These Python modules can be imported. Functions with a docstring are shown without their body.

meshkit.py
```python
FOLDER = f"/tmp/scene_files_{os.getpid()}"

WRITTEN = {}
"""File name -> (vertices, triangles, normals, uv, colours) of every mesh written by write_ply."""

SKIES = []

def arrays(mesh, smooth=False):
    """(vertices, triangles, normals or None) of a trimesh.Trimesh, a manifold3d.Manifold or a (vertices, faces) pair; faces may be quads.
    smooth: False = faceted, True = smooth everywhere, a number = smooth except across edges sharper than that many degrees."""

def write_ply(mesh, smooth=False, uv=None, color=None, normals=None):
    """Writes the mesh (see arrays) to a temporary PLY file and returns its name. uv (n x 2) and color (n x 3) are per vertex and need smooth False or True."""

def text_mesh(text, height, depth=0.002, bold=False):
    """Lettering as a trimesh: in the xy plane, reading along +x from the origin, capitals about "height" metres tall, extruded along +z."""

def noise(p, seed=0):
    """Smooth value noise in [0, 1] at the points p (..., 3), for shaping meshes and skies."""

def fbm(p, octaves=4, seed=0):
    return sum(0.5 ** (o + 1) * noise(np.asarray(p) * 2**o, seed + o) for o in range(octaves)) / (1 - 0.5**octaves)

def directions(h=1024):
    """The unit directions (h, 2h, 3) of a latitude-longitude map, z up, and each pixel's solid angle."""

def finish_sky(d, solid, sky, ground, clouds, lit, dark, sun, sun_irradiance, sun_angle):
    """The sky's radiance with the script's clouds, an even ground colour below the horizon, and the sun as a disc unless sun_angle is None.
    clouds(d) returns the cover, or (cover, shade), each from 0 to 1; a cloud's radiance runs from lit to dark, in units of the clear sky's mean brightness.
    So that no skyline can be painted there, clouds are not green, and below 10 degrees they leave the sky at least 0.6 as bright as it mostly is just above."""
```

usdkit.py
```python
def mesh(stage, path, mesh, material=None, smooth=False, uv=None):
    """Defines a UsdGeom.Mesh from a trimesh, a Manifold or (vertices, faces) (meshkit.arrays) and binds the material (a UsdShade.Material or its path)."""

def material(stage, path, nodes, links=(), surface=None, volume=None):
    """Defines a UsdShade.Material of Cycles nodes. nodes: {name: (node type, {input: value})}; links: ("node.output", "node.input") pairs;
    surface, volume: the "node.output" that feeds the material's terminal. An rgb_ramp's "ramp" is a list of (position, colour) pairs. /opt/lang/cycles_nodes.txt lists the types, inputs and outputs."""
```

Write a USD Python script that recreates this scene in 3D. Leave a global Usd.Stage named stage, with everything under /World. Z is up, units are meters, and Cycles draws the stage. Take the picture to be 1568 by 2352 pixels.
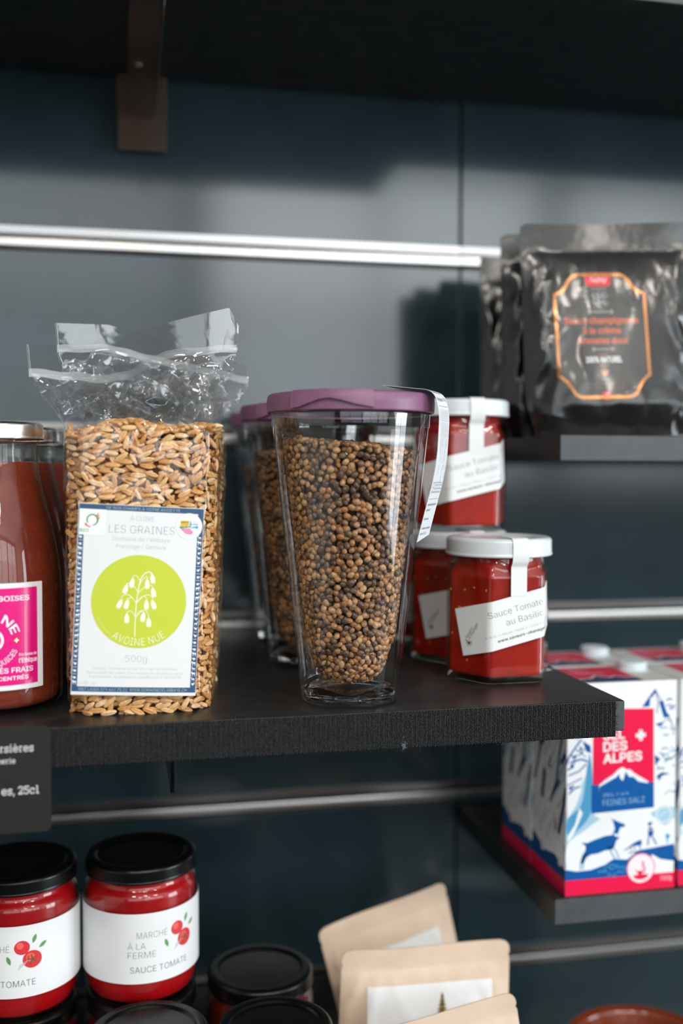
import math, random
import numpy as np
import trimesh, manifold3d, shapely
from shapely import affinity
from shapely.geometry import Polygon, Point, LineString, MultiPolygon, box as sbox
from shapely.ops import unary_union
import meshkit, usdkit
from pxr import Usd, UsdGeom, UsdLux, UsdShade, Gf, Sdf, Vt

stage = Usd.Stage.CreateInMemory()
UsdGeom.SetStageUpAxis(stage, 'Z'); UsdGeom.SetStageMetersPerUnit(stage, 1.0)
UsdGeom.Xform.Define(stage, '/World')
random.seed(7); rng = np.random.default_rng(7)
PI = math.pi
CZ = 1.45                                    # eye height above the floor; heights below are written relative to the eye

# ------------------------------------------------------------------ camera
TH, PT, RL, FPX = 0.21042, 0.04365, 0.00271, 2400.0
fw = np.array([math.sin(TH)*math.cos(PT), math.cos(TH)*math.cos(PT), -math.sin(PT)])
r0 = np.array([math.cos(TH), -math.sin(TH), 0.0]); u0 = np.cross(r0, fw)
rt = math.cos(RL)*r0 + math.sin(RL)*u0; up = -math.sin(RL)*r0 + math.cos(RL)*u0
cam = UsdGeom.Camera.Define(stage, '/World/camera')
cam.AddTransformOp().Set(Gf.Matrix4d(*rt, 0, *up, 0, *(-fw), 0, 0, 0, CZ, 1))
cam.CreateHorizontalApertureAttr(24.0); cam.CreateVerticalApertureAttr(36.0)
cam.CreateFocalLengthAttr(24.0*FPX/1568); cam.CreateFStopAttr(2.5); cam.CreateFocusDistanceAttr(0.655)
cam.CreateClippingRangeAttr((0.05, 100.0)); cam.CreateExposureAttr(0.18)

# ------------------------------------------------------------------ light: shop windows behind the camera and ceiling lamps
def rect_light(name, pos, target, w, h, intensity, color):
    l = UsdLux.RectLight.Define(stage, '/World/' + name)
    p = np.array(pos, float); z = p - np.array(target, float); z /= np.linalg.norm(z)
    x = np.cross([0, 0, 1.0], z); x = x/np.linalg.norm(x) if np.linalg.norm(x) > 1e-6 else np.array([1.0, 0, 0]); y = np.cross(z, x)
    l.AddTransformOp().Set(Gf.Matrix4d(*x, 0, *y, 0, *z, 0, *p, 1))
    l.CreateWidthAttr(w); l.CreateHeightAttr(h); l.CreateIntensityAttr(intensity); l.CreateColorAttr(Gf.Vec3f(*color))
WINDOWS = [('window_1', 'front', 0.46, 2.55, 1.35, 3.2), ('window_2', 'front', 2.60, 4.40, 1.35, 3.2), ('window_3', 'front', -2.4, 0.41, 1.35, 3.2), ('window_4', 'right', -2.6, -0.6, 0.12, 2.7)]
WINDOW_POWER = {'window_1': 4.3, 'window_2': 4.0, 'window_3': 1.65, 'window_4': 9.0}
YF, XR, XL, ZC = -4.1, 4.6, -3.2, 3.3
for nm, side, a, b, z0, z1 in WINDOWS:
    if side == 'front':
        zm = 2.45                      # sky above, the duller street below
        for tag_, q0, q1, k in (('sky', zm, z1, 1.0), ('street', z0, zm, 0.62)):
            rect_light('daylight_%s_%s' % (nm, tag_), ((a+b)/2, YF-0.06, (q0+q1)/2), ((a+b)/2, 0, (q0+q1)/2), b-a, q1-q0, WINDOW_POWER[nm]*k, (0.93, 0.97, 1.0))
    else:
        rect_light('daylight_' + nm, (XR+0.06, (a+b)/2, (z0+z1)/2), (0, (a+b)/2, (z0+z1)/2), b-a, z1-z0, WINDOW_POWER[nm], (0.86, 0.94, 1.0))
LAMPS = [(-0.75, -1.6), (0.35, -1.6), (1.45, -1.6), (-0.2, -2.9), (1.0, -2.9)]
for i, (x, y) in enumerate(LAMPS):
    rect_light('lamp_light_%d' % (i+1), (x, y, ZC-0.075), (x, y+1e-4, 0), 0.32, 0.32, 52.0, (1.0, 0.93, 0.84))
dome = UsdLux.DomeLight.Define(stage, '/World/sky'); dome.CreateIntensityAttr(0.25); dome.CreateColorAttr(Gf.Vec3f(0.8, 0.9, 1.0))

# ------------------------------------------------------------------ materials
def lin(h):
    h = h.lstrip('#'); c = np.array([int(h[i:i+2], 16) for i in (0, 2, 4)])/255.0
    return tuple(np.where(c <= 0.04045, c/12.92, ((c+0.055)/1.055)**2.4))
MATS = {}
def mat(name, color, rough=0.5, noise=None, bump=None, **kw):
    """Principled; noise=(scale, darker colour, detail), bump=(scale, strength, distance)"""
    c = lin(color) if isinstance(color, str) else color
    n = {'p': ('principled_bsdf', {'base_color': c, 'roughness': rough, **kw})}; l = []
    if noise or bump: n['tc'] = ('texture_coordinate', {})
    if noise:
        c2 = lin(noise[1]) if isinstance(noise[1], str) else noise[1]
        n['n'] = ('noise_texture', {'scale': noise[0], 'detail': noise[2] if len(noise) > 2 else 4.0, 'roughness': 0.6})
        n['r'] = ('rgb_ramp', {'ramp': [(0.3, c2), (0.7, c)]})
        l += [('tc.object', 'n.vector'), ('n.fac', 'r.fac'), ('r.color', 'p.base_color')]
    if bump:
        n['bn'] = ('noise_texture', {'scale': bump[0], 'detail': 3.0}); n['b'] = ('bump', {'strength': bump[1], 'distance': bump[2]})
        l += [('tc.object', 'bn.vector'), ('bn.fac', 'b.height'), ('b.normal', 'p.normal')]
    MATS[name] = usdkit.material(stage, '/World/Looks/' + name, n, l, surface='p.BSDF')
    return MATS[name]
def pane(name, f0=0.08, rough=0.02, tint=(1, 1, 1), bump=None, edge=None, most=0.75, power=4.0):
    """thin clear sheet: light goes straight through, the rest is mirrored (Schlick, alike from both sides); edge = tint at grazing view (longer way through the sheet)"""
    n = {'lw': ('layer_weight', {'blend': 0.5}), 'pw': ('math', {'math_type': 'power', 'value2': power}), 'mr': ('map_range', {'from_min': 0.0, 'from_max': 1.0, 'to_min': f0, 'to_max': most}),
         't': ('transparent_bsdf', {'color': tint}), 'g': ('glossy_bsdf', {'color': (1, 1, 1), 'roughness': rough}), 'm': ('mix_closure', {})}
    l = [('lw.facing', 'pw.value1'), ('pw.value', 'mr.value'), ('mr.result', 'm.fac'), ('t.BSDF', 'm.closure1'), ('g.BSDF', 'm.closure2')]
    if edge:
        n['er'] = ('rgb_ramp', {'ramp': [(0.0, tint), (0.55, tint), (1.0, edge)]}); l += [('lw.facing', 'er.fac'), ('er.color', 't.color')]
    if bump:
        n['tc'] = ('texture_coordinate', {}); n['bn'] = ('noise_texture', {'scale': bump[0], 'detail': 2.0, 'distortion': 0.6}); n['b'] = ('bump', {'strength': bump[1], 'distance': bump[2]})
        l += [('tc.object', 'bn.vector'), ('bn.fac', 'b.height'), ('b.normal', 'g.normal')]
    MATS[name] = usdkit.material(stage, '/World/Looks/' + name, n, l, surface='m.closure')
    return MATS[name]

mat('laminate', (0.0270, 0.0500, 0.0590), 0.125, noise=(9, (0.0170, 0.0330, 0.0400), 6), bump=(30, 0.012, 0.002), specular_ior_level=0.75)
mat('shelf_board', (0.0320, 0.0318, 0.0312), 0.34, noise=(60, (0.0110, 0.0115, 0.0116), 10), bump=(900, 0.12, 0.0006), specular_ior_level=0.30)
mat('shelf_edge', (0.080, 0.086, 0.090), 0.45, noise=(60, (0.058, 0.064, 0.068), 5))
mat('aluminium', (0.62, 0.60, 0.58), 0.27, metallic=1.0)
mat('rail_groove', (0.02, 0.02, 0.02), 0.6)
mat('hook_tape', (0.0025, 0.0028, 0.003), 0.8, specular_ior_level=0.2)
mat('hook_stitch', (0.0125, 0.0132, 0.0142), 0.40)
mat('dust', (0.35, 0.36, 0.38), 0.9)
mat('grey_paint', '#4c4b4a', 0.7); mat('plaster', '#d9d8d4', 0.8); mat('floor_vinyl', (0.014, 0.0135, 0.013), 0.5, noise=(3, (0.010, 0.010, 0.010))); mat('ceiling_paint', '#e4e3df', 0.85)
mat('window_frame', '#3a3d40', 0.4); mat('lamp_housing', '#f0f0ee', 0.4)
mat('mauve_plastic', '#8a5c7b', 0.40, noise=(300, '#835575'), subsurface_weight=0.0)
mat('white_lid', '#dfe6ea', 0.28, coat_weight=0.5, coat_roughness=0.15)
mat('silver_lid', (0.75, 0.73, 0.70), 0.24, metallic=1.0)
mat('black_lid', (0.0025, 0.0032, 0.0032), 0.28, bump=(700, 0.05, 0.0004), specular_ior_level=0.32)
mat('paper', '#e9eaeb', 0.55); mat('paper_grey', '#e9ecef', 0.6)
mat('tomato_basil', '#a81c08', 0.35, noise=(55, '#861004', 5), bump=(120, 0.2, 0.001), specular_ior_level=0.25)
mat('tomato_seed', '#d8842a', 0.4)
mat('tomato_sauce', '#ac0d14', 0.32, noise=(40, '#900a10', 4), specular_ior_level=0.25)
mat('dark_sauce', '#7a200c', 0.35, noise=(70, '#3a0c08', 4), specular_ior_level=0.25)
mat('juice', '#7c301c', 0.38, noise=(38, '#642214', 5), specular_ior_level=0.25)
mat('card_black', (0.010, 0.0095, 0.0092), 0.5, bump=(1200, 0.1, 0.0003))
mat('pouch_black', (0.0075, 0.0073, 0.0071), 0.20, bump=(55, 0.16, 0.003), specular_ior_level=0.7)
mat('copper', (0.36, 0.165, 0.07), 0.24, metallic=0.9)
mat('kraft', '#e0c8b2', 0.62, noise=(35, '#d5bca4', 6), bump=(160, 0.15, 0.001))
mat('carton', '#f2f3f4', 0.42); mat('carton_top', '#d4d2d0', 0.5)
mat('spout', '#d6e4ec', 0.2)
mat('terracotta', '#8a3b22', 0.16, noise=(25, '#6a2a18'), coat_weight=0.8, coat_roughness=0.05); mat('dark_glaze', (0.02, 0.018, 0.017), 0.25)
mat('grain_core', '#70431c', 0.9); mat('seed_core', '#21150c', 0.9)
mat('clear_acrylic', (0.93, 0.96, 0.97), 0.02, transmission_weight=1.0, ior=1.49)
mat('acrylic', (0.58, 0.41, 0.32), 0.04, transmission_weight=0.9, ior=1.49)
pane('cup_wall', 0.042, 0.02, (0.985, 0.99, 0.99), edge=(0.80, 0.83, 0.85)); pane('cup_inner', 0.018, 0.04, (0.99, 0.99, 0.99), edge=(0.88, 0.89, 0.90), most=0.5)
pane('jar_glass', 0.045, 0.015, (0.98, 0.99, 0.97), edge=(0.55, 0.58, 0.40)); pane('bottle_glass', 0.036, 0.012, (0.99, 0.99, 0.98), edge=(0.6, 0.5, 0.4))
pane('bag_film', 0.058, 0.05, (0.997, 0.997, 0.997), bump=(38, 0.05, 0.003), most=0.5, power=3.5); pane('film_seal', 0.12, 0.30, (0.80, 0.81, 0.81))
n_ = {'a': ('attribute', {'attribute': 'col'}), 'p': ('principled_bsdf', {'roughness': 0.5})}
MATS['print'] = usdkit.material(stage, '/World/Looks/print', n_, [('a.color', 'p.base_color')], surface='p.BSDF')
n_ = {'a': ('attribute', {'attribute': 'col'}), 'p': ('principled_bsdf', {'roughness': 0.3, 'coat_weight': 0.4, 'coat_roughness': 0.1})}
MATS['gloss_print'] = usdkit.material(stage, '/World/Looks/gloss_print', n_, [('a.color', 'p.base_color')], surface='p.BSDF')
for i, (a, b) in enumerate((('#e8b478', '#c88e4e'), ('#f1c894', '#d8a566'), ('#dea566', '#b87e40'), ('#f4d3a8', '#e0b078'))):
    mat('oat_%d' % i, a, 0.34, noise=(420, b, 3), specular_ior_level=0.45)
for i, (a, b) in enumerate((('#a97f58', '#744f36'), ('#c89a6a', '#8f6440'), ('#8a6a50', '#523b2d'), ('#d3a87a', '#a0744a'), ('#6f5240', '#40302a'), ('#bd844e', '#84562f'))):
    mat('hemp_%d' % i, a, 0.30, noise=(650, b, 3), specular_ior_level=0.5)

# ------------------------------------------------------------------ scene helpers
USED = {}
def numbered(path):
    k = USED.get(path, -1) + 1; USED[path] = k
    return path if k == 0 else '%s_%03d' % (path, k)
def setdata(p, **kw):
    for k, v in kw.items():
        if v: p.SetCustomDataByKey(k, v)
def thing(name, label, category, loc=(0, 0, 0), rz=0, group=None, kind=None, absolute=False, ry=0, scale=None):
    x = UsdGeom.Xform.Define(stage, numbered('/World/' + name))
    x.AddTranslateOp().Set(Gf.Vec3d(loc[0], loc[1], loc[2] + (0 if absolute else CZ)))
    if rz: x.AddRotateZOp().Set(math.degrees(rz))
    if ry: x.AddRotateYOp().Set(ry)
    if scale: x.AddScaleOp().Set(Gf.Vec3f(*scale))
    setdata(x.GetPrim(), label=label, category=category, group=group, kind=kind)
    return x.GetPrim()
def part(parent, name, mesh, m, smooth=32, label=None, kind=None, uv=None):
    g = usdkit.mesh(stage, numbered('%s/%s' % (parent.GetPath(), name)), mesh, MATS[m], smooth=smooth)
    setdata(g.GetPrim(), label=label, kind=kind)
    return g.GetPrim()
def dup(src, label, loc, rz=0, group=None, name=None, scale=None):
    was = src.GetCustomData()
    t = thing(name or src.GetName().rstrip('0123456789').rstrip('_'), label, was['category'], loc, rz, group or was.get('group'), scale=scale)
    t.GetReferences().AddInternalReference(src.GetPath()); t.SetInstanceable(True)
    return t
cat = trimesh.util.concatenate
def bx(x0, x1, y0, y1, z0, z1):
    m = trimesh.creation.box((x1-x0, y1-y0, z1-z0)); m.apply_translation(((x0+x1)/2, (y0+y1)/2, (z0+z1)/2)); return m
def rbx(x0, x1, y0, y1, z0, z1, r):
    """box with chamfered-round edges"""
    s = trimesh.creation.icosphere(1, r); pts = []
    for x in (x0+r, x1-r):
        for y in (y0+r, y1-r):
            for z in (z0+r, z1-r): pts.append(s.vertices + (x, y, z))
    return trimesh.Trimesh(*_hull(np.vstack(pts)), process=False)
def _hull(p):
    h = manifold3d.Manifold.hull_points(np.asarray(p, np.float64)).to_mesh(); return h.vert_properties[:, :3], h.tri_verts
def lathe(profile, n=72):
    """closed or open revolve of (r, z) pairs"""
    p = np.array(profile, float); a = np.linspace(0, 2*PI, n, endpoint=False); k = len(p)
    v = np.stack([np.outer(np.cos(a), p[:, 0]), np.outer(np.sin(a), p[:, 0]), np.tile(p[:, 1], (n, 1))], -1).reshape(-1, 3)
    f = []
    for i in range(n):
        j = (i+1) % n
        for q in range(k-1):
            A, B, C, D = i*k+q, j*k+q, j*k+q+1, i*k+q+1
            if p[q, 0] > 1e-9: f.append((A, B, C))
            if p[q+1, 0] > 1e-9: f.append((A, C, D))
    return trimesh.Trimesh(v, f, process=False)
def fillet(pts, r=0.002, k=5):
    """rounds the inner corners of a profile; r may be a list per corner"""
    pts = [np.array(p, float) for p in pts]; out = [pts[0]]
    for i in range(1, len(pts)-1):
        a, b, c = pts[i-1], pts[i], pts[i+1]; rr = r[i-1] if np.ndim(r) else r
        d1, d2 = np.linalg.norm(a-b), np.linalg.norm(c-b); q = min(rr, 0.45*d1, 0.45*d2)
        p0, p1 = b+(a-b)/d1*q, b+(c-b)/d2*q
        for t in np.linspace(0, 1, k): out.append((1-t)**2*p0 + 2*t*(1-t)*b + t*t*p1)
    return out + [pts[-1]]
def grid_mesh(P):
    """P (n, m, 3) -> quads"""
    n, m = P.shape[:2]; i = np.arange(n*m).reshape(n, m)
    f = np.stack([i[:-1, :-1], i[1:, :-1], i[1:, 1:], i[:-1, 1:]], -1).reshape(-1, 4)
    return (P.reshape(-1, 3), f)
def loft(P):
    """P (rows, k, 3), closed around k, end caps as fans"""
    n, k = P.shape[:2]; v = P.reshape(-1, 3); f = []
    for i in range(n-1):
        for j in range(k):
            a, b = i*k+j, i*k+(j+1) % k; f += [(a, b, b+k), (a, b+k, a+k)]
    c0, c1 = len(v), len(v)+1; v = np.vstack([v, P[0].mean(0), P[-1].mean(0)])
    for j in range(k): f += [(c0, (j+1) % k, j), (c1, (n-1)*k+j, (n-1)*k+(j+1) % k)]
    return trimesh.Trimesh(v, f, process=False)

# ------------------------------------------------------------------ print: flat coloured shapes and lettering laid on a surface
_T = {}
def T(text, h, wt=0.0, bold=False, sx=1.0, track=0.0):
    """lettering as a polygon, capitals h tall, baseline at y=0, starting at x=0. wt thickens (+) or thins (-) the strokes, as a part of the capital height"""
    key = (text, wt, bold, track)
    if key not in _T:
        words, x = [], 0.0
        for w in ([text] if not track else list(text)):
            if w == ' ': x += 0.35; continue
            m = meshkit.text_mesh(w, 1.0, 0.1, bold); top = np.all(m.vertices[m.faces][:, :, 2] > 0.09, axis=1)
            g = unary_union([Polygon(t[:, :2]).buffer(1e-4) for t in m.vertices[m.faces[top]]])
            if wt: g = g.buffer(wt)
            g = g.simplify(0.006)
            if track: g = affinity.translate(g, x - (g.bounds[0] if not g.is_empty else 0), 0); x = g.bounds[2] + 0.10 + track
            words.append(g)
        g = unary_union(words); b = g.bounds; _T[key] = affinity.translate(g, -b[0], 0)
    return affinity.scale(_T[key], h*sx, h, origin=(0, 0))
def width(g): return g.bounds[2]-g.bounds[0]
def put(g, x, y, align='l', rot=0):
    w = width(g); g = affinity.translate(g, {'l': 0, 'c': -w/2, 'r': -w}[align], 0)
    if rot: g = affinity.rotate(g, rot, origin=(0, 0))
    return affinity.translate(g, x, y)
def fit(text, w, h, **k):
    """lettering scaled sideways to the width w"""
    g = T(text, h, **k); return affinity.scale(g, w/width(g), 1, origin=(0, 0))
def arc(g, cx, cy, R, a0=0.0, below=False):
    """bends lettering (centred) round a circle; a0 clockwise from the top, or counter-clockwise from the bottom if below"""
    w = width(g); g = affinity.translate(g, -w/2, 0).segmentize(R*0.03)
    def fn(c):
        x, y = c[:, 0], c[:, 1]; a = x/R + a0
        return np.stack([cx + (R-y)*np.sin(a), cy - (R-y)*np.cos(a)], 1) if below else np.stack([cx + (R+y)*np.sin(a), cy + (R+y)*np.cos(a)], 1)
    return shapely.transform(g, fn)
def rrect(x0, y0, x1, y1, r): return sbox(x0+r, y0+r, x1-r, y1-r).buffer(r, quad_segs=6)
def stroke(pts, w): return LineString(pts).buffer(w/2, cap_style=1, quad_segs=3)
def spline(pts, n=10):
    """smooth closed outline through the points"""
    p = np.array(pts, float); out = []
    for i in range(len(p)):
        a, b, c, d = p[i-1], p[i], p[(i+1) % len(p)], p[(i+2) % len(p)]
        for t in np.linspace(0, 1, n, endpoint=False): out.append(0.5*((2*b)+(c-a)*t+(2*a-5*b+4*c-d)*t*t+(3*b-a-3*c+d)*t**3))
    g = shapely.make_valid(Polygon(out)); return unary_union([q for q in getattr(g, 'geoms', [g]) if q.geom_type in ('Polygon', 'MultiPolygon')])
class Print:
    def __init__(s): s.items = []
    def add(s, g, color, lift=None):
        if g is None or g.is_empty: return s
        s.items.append((g, lin(color) if isinstance(color, str) else color, lift if lift is not None else len(s.items))); return s
    def clip(s, region): s.items = [(g.intersection(region), c, k) for g, c, k in s.items]; return s
    def build(s, parent, name, surface, edge=None, base=0.00005, step=0.000012, m='print', label=None):
        V, F, C, n = [], [], [], 0
        for g, c, k in s.items:
            for p in getattr(g, 'geoms', [g]):
                if p.geom_type != 'Polygon' or p.area < 1e-10: continue
                try: v, f = trimesh.creation.triangulate_polygon(p, engine='earcut')
                except Exception: continue
                if len(f) == 0: continue
                if edge and len(f): v, f = trimesh.remesh.subdivide_to_size(np.c_[v, np.zeros(len(v))], f, edge, max_iter=12); v = v[:, :2]
                P = surface(v[:, 0], v[:, 1], base + step*k)
                V.append(P); F.append(f+n); C.append(np.tile(c, (len(P), 1))); n += len(P)
        if not V: return None
        V, F, C = np.vstack(V), np.vstack(F), np.vstack(C)
        g = usdkit.mesh(stage, numbered('%s/%s' % (parent.GetPath(), name)), (V, F), MATS[m], smooth=False)
        UsdGeom.PrimvarsAPI(g).CreatePrimvar('col', Sdf.ValueTypeNames.Color3fArray, 'vertex').Set(Vt.Vec3fArray.FromNumpy(C.astype(np.float32)))
        setdata(g.GetPrim(), label=label)
        return g.GetPrim()
def flat(o, ex, ey):
    o, ex, ey = (np.array(q, float) for q in (o, ex, ey)); ex /= np.linalg.norm(ex); ey /= np.linalg.norm(ey); n = np.cross(ex, ey)
    return lambda u, v, d: o + np.outer(u, ex) + np.outer(v, ey) + np.outer(np.broadcast_to(d, np.shape(u)), n)
def cyl(R, a0=0.0, z0=0.0):
    """round a vertical axis at the origin; angle 0 faces -y, growing to +x. R number or function of z"""
    def fn(u, v, d):
        r = R(z0+v) if callable(R) else R; a = a0 + u/(R(z0) if callable(R) else R)
        return np.stack([(r+d)*np.sin(a), -(r+d)*np.cos(a), z0+v], 1)
    return fn
def sheet(poly, surface, thick, edge):
    """a thin sheet of paper over the surface, as a closed mesh"""
    v, f = trimesh.creation.triangulate_polygon(poly, engine='earcut')
    v, f = trimesh.remesh.subdivide_to_size(np.c_[v, np.zeros(len(v))], f, edge, max_iter=12)
    t = trimesh.Trimesh(v, f, process=True); t.merge_vertices(); v, f = t.vertices[:, :2], t.faces
    if len(f) and np.cross(v[f[0, 1]]-v[f[0, 0]], v[f[0, 2]]-v[f[0, 0]]) < 0: f = f[:, ::-1]
    A, B = surface(v[:, 0], v[:, 1], thick), surface(v[:, 0], v[:, 1], 0.0)
    e = np.sort(trimesh.Trimesh(np.c_[v, v[:, 0]*0], f, process=False).edges, 1)
    ed = trimesh.Trimesh(np.c_[v, v[:, 0]*0], f, process=False).edges
    _, inv, cnt = np.unique(e, axis=0, return_inverse=True, return_counts=True); b = ed[cnt[inv] == 1]; n = len(v)
    side = np.vstack([np.c_[b[:, 0], b[:, 0]+n, b[:, 1]+n], np.c_[b[:, 0], b[:, 1]+n, b[:, 1]]])
    return trimesh.Trimesh(np.vstack([A, B]), np.vstack([f, f[:, ::-1]+n, side]), process=False)

# ================================================================== THE SETTING
YW, JX = 0.934, 0.3115                        # panel face; joint between two bays of the wall
RAILS = [0.193 + 0.1664*k for k in range(-9, 11)]      # rail heights, relative to the eye
wb = thing('wall_back', 'dark laminate shop wall of wide boards held between aluminium rails', 'wall', kind='structure')
def rail_mesh(x0, x1, zc):
    lip = fillet([(0, .0100), (.0035, .0100), (.0027, .0026), (-.004, .0022)], .0008, 4)
    bul = fillet([(-.004, .0010), (.0039, .0010), (.0044, -.0022), (.0044, -.0074), (.0020, -.0100), (-.004, -.0100)], [.001, .003, .003, .002], 6)
    prof = lip + bul
    a = np.array([(x0, YW-d, zc+z) for d, z in prof]); b = a + (x1-x0, 0, 0); k = len(prof)
    return trimesh.Trimesh(np.vstack([a, b]), [t for i in range(k-1) for t in ((i, k+i, k+i+1), (i, k+i+1, i+1))], process=False)
for x0, x1 in ((JX-1.0, JX), (JX, JX+1.0), (JX+1.0, JX+2.0)):
    for z0, z1 in zip(RAILS[:-1], RAILS[1:]):
        part(wb, 'panel', rbx(x0+.0011, x1-.0011, YW, YW+.018, z0+.0099, z1-.0099, .0007), 'laminate')
    for zc in RAILS:
        part(wb, 'rail', rail_mesh(x0+.0004, x1-.0004, zc), 'aluminium')
        part(wb, 'rail_slot', bx(x0, x1, YW+.004, YW+.010, zc-.0105, zc+.0105), 'rail_groove')
part(wb, 'backing', bx(XL, XR, YW+.0185, YW+.10, -CZ, ZC-CZ), 'rail_groove', smooth=False)
part(wb, 'plain_wall', bx(XL, JX-1.002, YW, YW+.018, -CZ, ZC-CZ), 'plaster', smooth=False)
part(wb, 'plain_wall', bx(JX+2.002, XR, YW, YW+.018, -CZ, ZC-CZ), 'plaster', smooth=False)

def solid(name, label, category, m, *boxes, kind='structure'):
    t = thing(name, label, category, absolute=True, kind=kind)
    for nm, b in boxes: part(t, nm, bx(*b), m, smooth=False)
    return t
solid('floor', 'dark vinyl shop floor', 'floor', 'floor_vinyl', ('slab', (XL, XR, YF-.2, YW+.1, -.1, 0)))
solid('ceiling', 'white painted shop ceiling', 'ceiling', 'ceiling_paint', ('slab', (XL, XR, YF-.2, YW+.1, ZC, ZC+.1)))
solid('wall_left', 'white plaster side wall at the far left of the shop', 'wall', 'plaster', ('slab', (XL-.15, XL, YF-.2, YW+.1, 0, ZC)))
fr = [w for w in WINDOWS if w[1] == 'front']; fr.sort(key=lambda w: w[2]); bl = []; x = XL
for nm, _, a, b, z0, z1 in fr:
    bl += [('pier', (x, a, YF-.15, YF, 0, ZC)), ('sill_wall', (a, b, YF-.15, YF, 0, z0)), ('lintel', (a, b, YF-.15, YF, z1, ZC))]; x = b
bl.append(('pier', (x, XR, YF-.15, YF, 0, ZC)))
solid('wall_front', 'dark grey shop front wall with tall windows behind the camera', 'wall', 'grey_paint', *bl)
w4 = [w for w in WINDOWS if w[1] == 'right'][0]
solid('wall_right', 'white plaster side wall with one window on the right of the shop', 'wall', 'plaster', ('pier', (XR, XR+.15, YF-.2, w4[2], 0, ZC)), ('pier', (XR, XR+.15, w4[3], YW+.1, 0, ZC)), ('sill_wall', (XR, XR+.15, w4[2], w4[3], 0, w4[4])), ('lintel', (XR, XR+.15, w4[2], w4[3], w4[5], ZC)))
for nm, side, a, b, z0, z1 in WINDOWS:
    t = thing(nm, 'dark framed shop window (%s wall, from %.1f m)' % (side, a), 'window', absolute=True, kind='structure')
    for i, (p0, p1, q0, q1) in enumerate(((a, a+.05, z0, z1), (b-.05, b, z0, z1), (a, b, z0, z0+.05), (a, b, z1-.05, z1), ((a+b)/2-.02, (a+b)/2+.02, z0, z1))):
        g = (p0, p1, YF-.04, YF+.01, q0, q1) if side == 'front' else (XR-.01, XR+.04, p0, p1, q0, q1)
        part(t, 'frame_bar', bx(*g), 'window_frame', smooth=False)

# ------------------------------------------------------------------ shelves
Z_MAIN, Z_LOW, Z_UP = -0.1467, -0.4690, 0.3525          # shelf tops in the left bay
Z_P, Z_S, Z_D, Z_UR = 0.0235, -0.3183, -0.650, 0.3550    # in the right bay
BT = 0.0194
def shelf(name, label, x0, x1, yf, zt):
    t = thing(name, label, 'shelf', ((x0+x1)/2, YW, zt), group=None)
    h = (x1-x0)/2
    part(t, 'board', rbx(-h, h, yf-YW+.0006, -.0065, -BT, 0, .0009), 'shelf_board')
    part(t, 'front_edging', rbx(-h+.0002, h-.0002, yf-YW, yf-YW+.0008, -BT+.0006, -.0006, .0003), 'shelf_edge', label='grey edging band')
    return t
L0, L1, R0, R1 = JX-.9985, JX-.0007, JX+.0007, JX+.9985
main_shelf = shelf('shelf', 'middle shelf with black woven hook tape along its front edge', L0, L1, 0.600, Z_MAIN)
shelf('shelf', 'dark overhead shelf at the top left with a clear bracket below it', L0, L1, 0.600, Z_UP)
shelf('shelf', 'dark lower shelf under the tomato sauce jars and kraft pouches', L0, L1, 0.600, Z_LOW)
shelf('shelf', 'dark shelf with grey front edge under the black stand-up pouches', R0, R1, 0.706, Z_P)
shelf('shelf', 'dark shelf with grey front edge under the salt cartons', R0, R1, 0.706, Z_S)
shelf('shelf', 'dark overhead shelf at the top right above the black pouches', R0, R1, 0.706, Z_UR)
shelf('shelf', 'lowest dark shelf at the right under the brown glazed pot', R0, R1, 0.706, Z_D)
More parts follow.
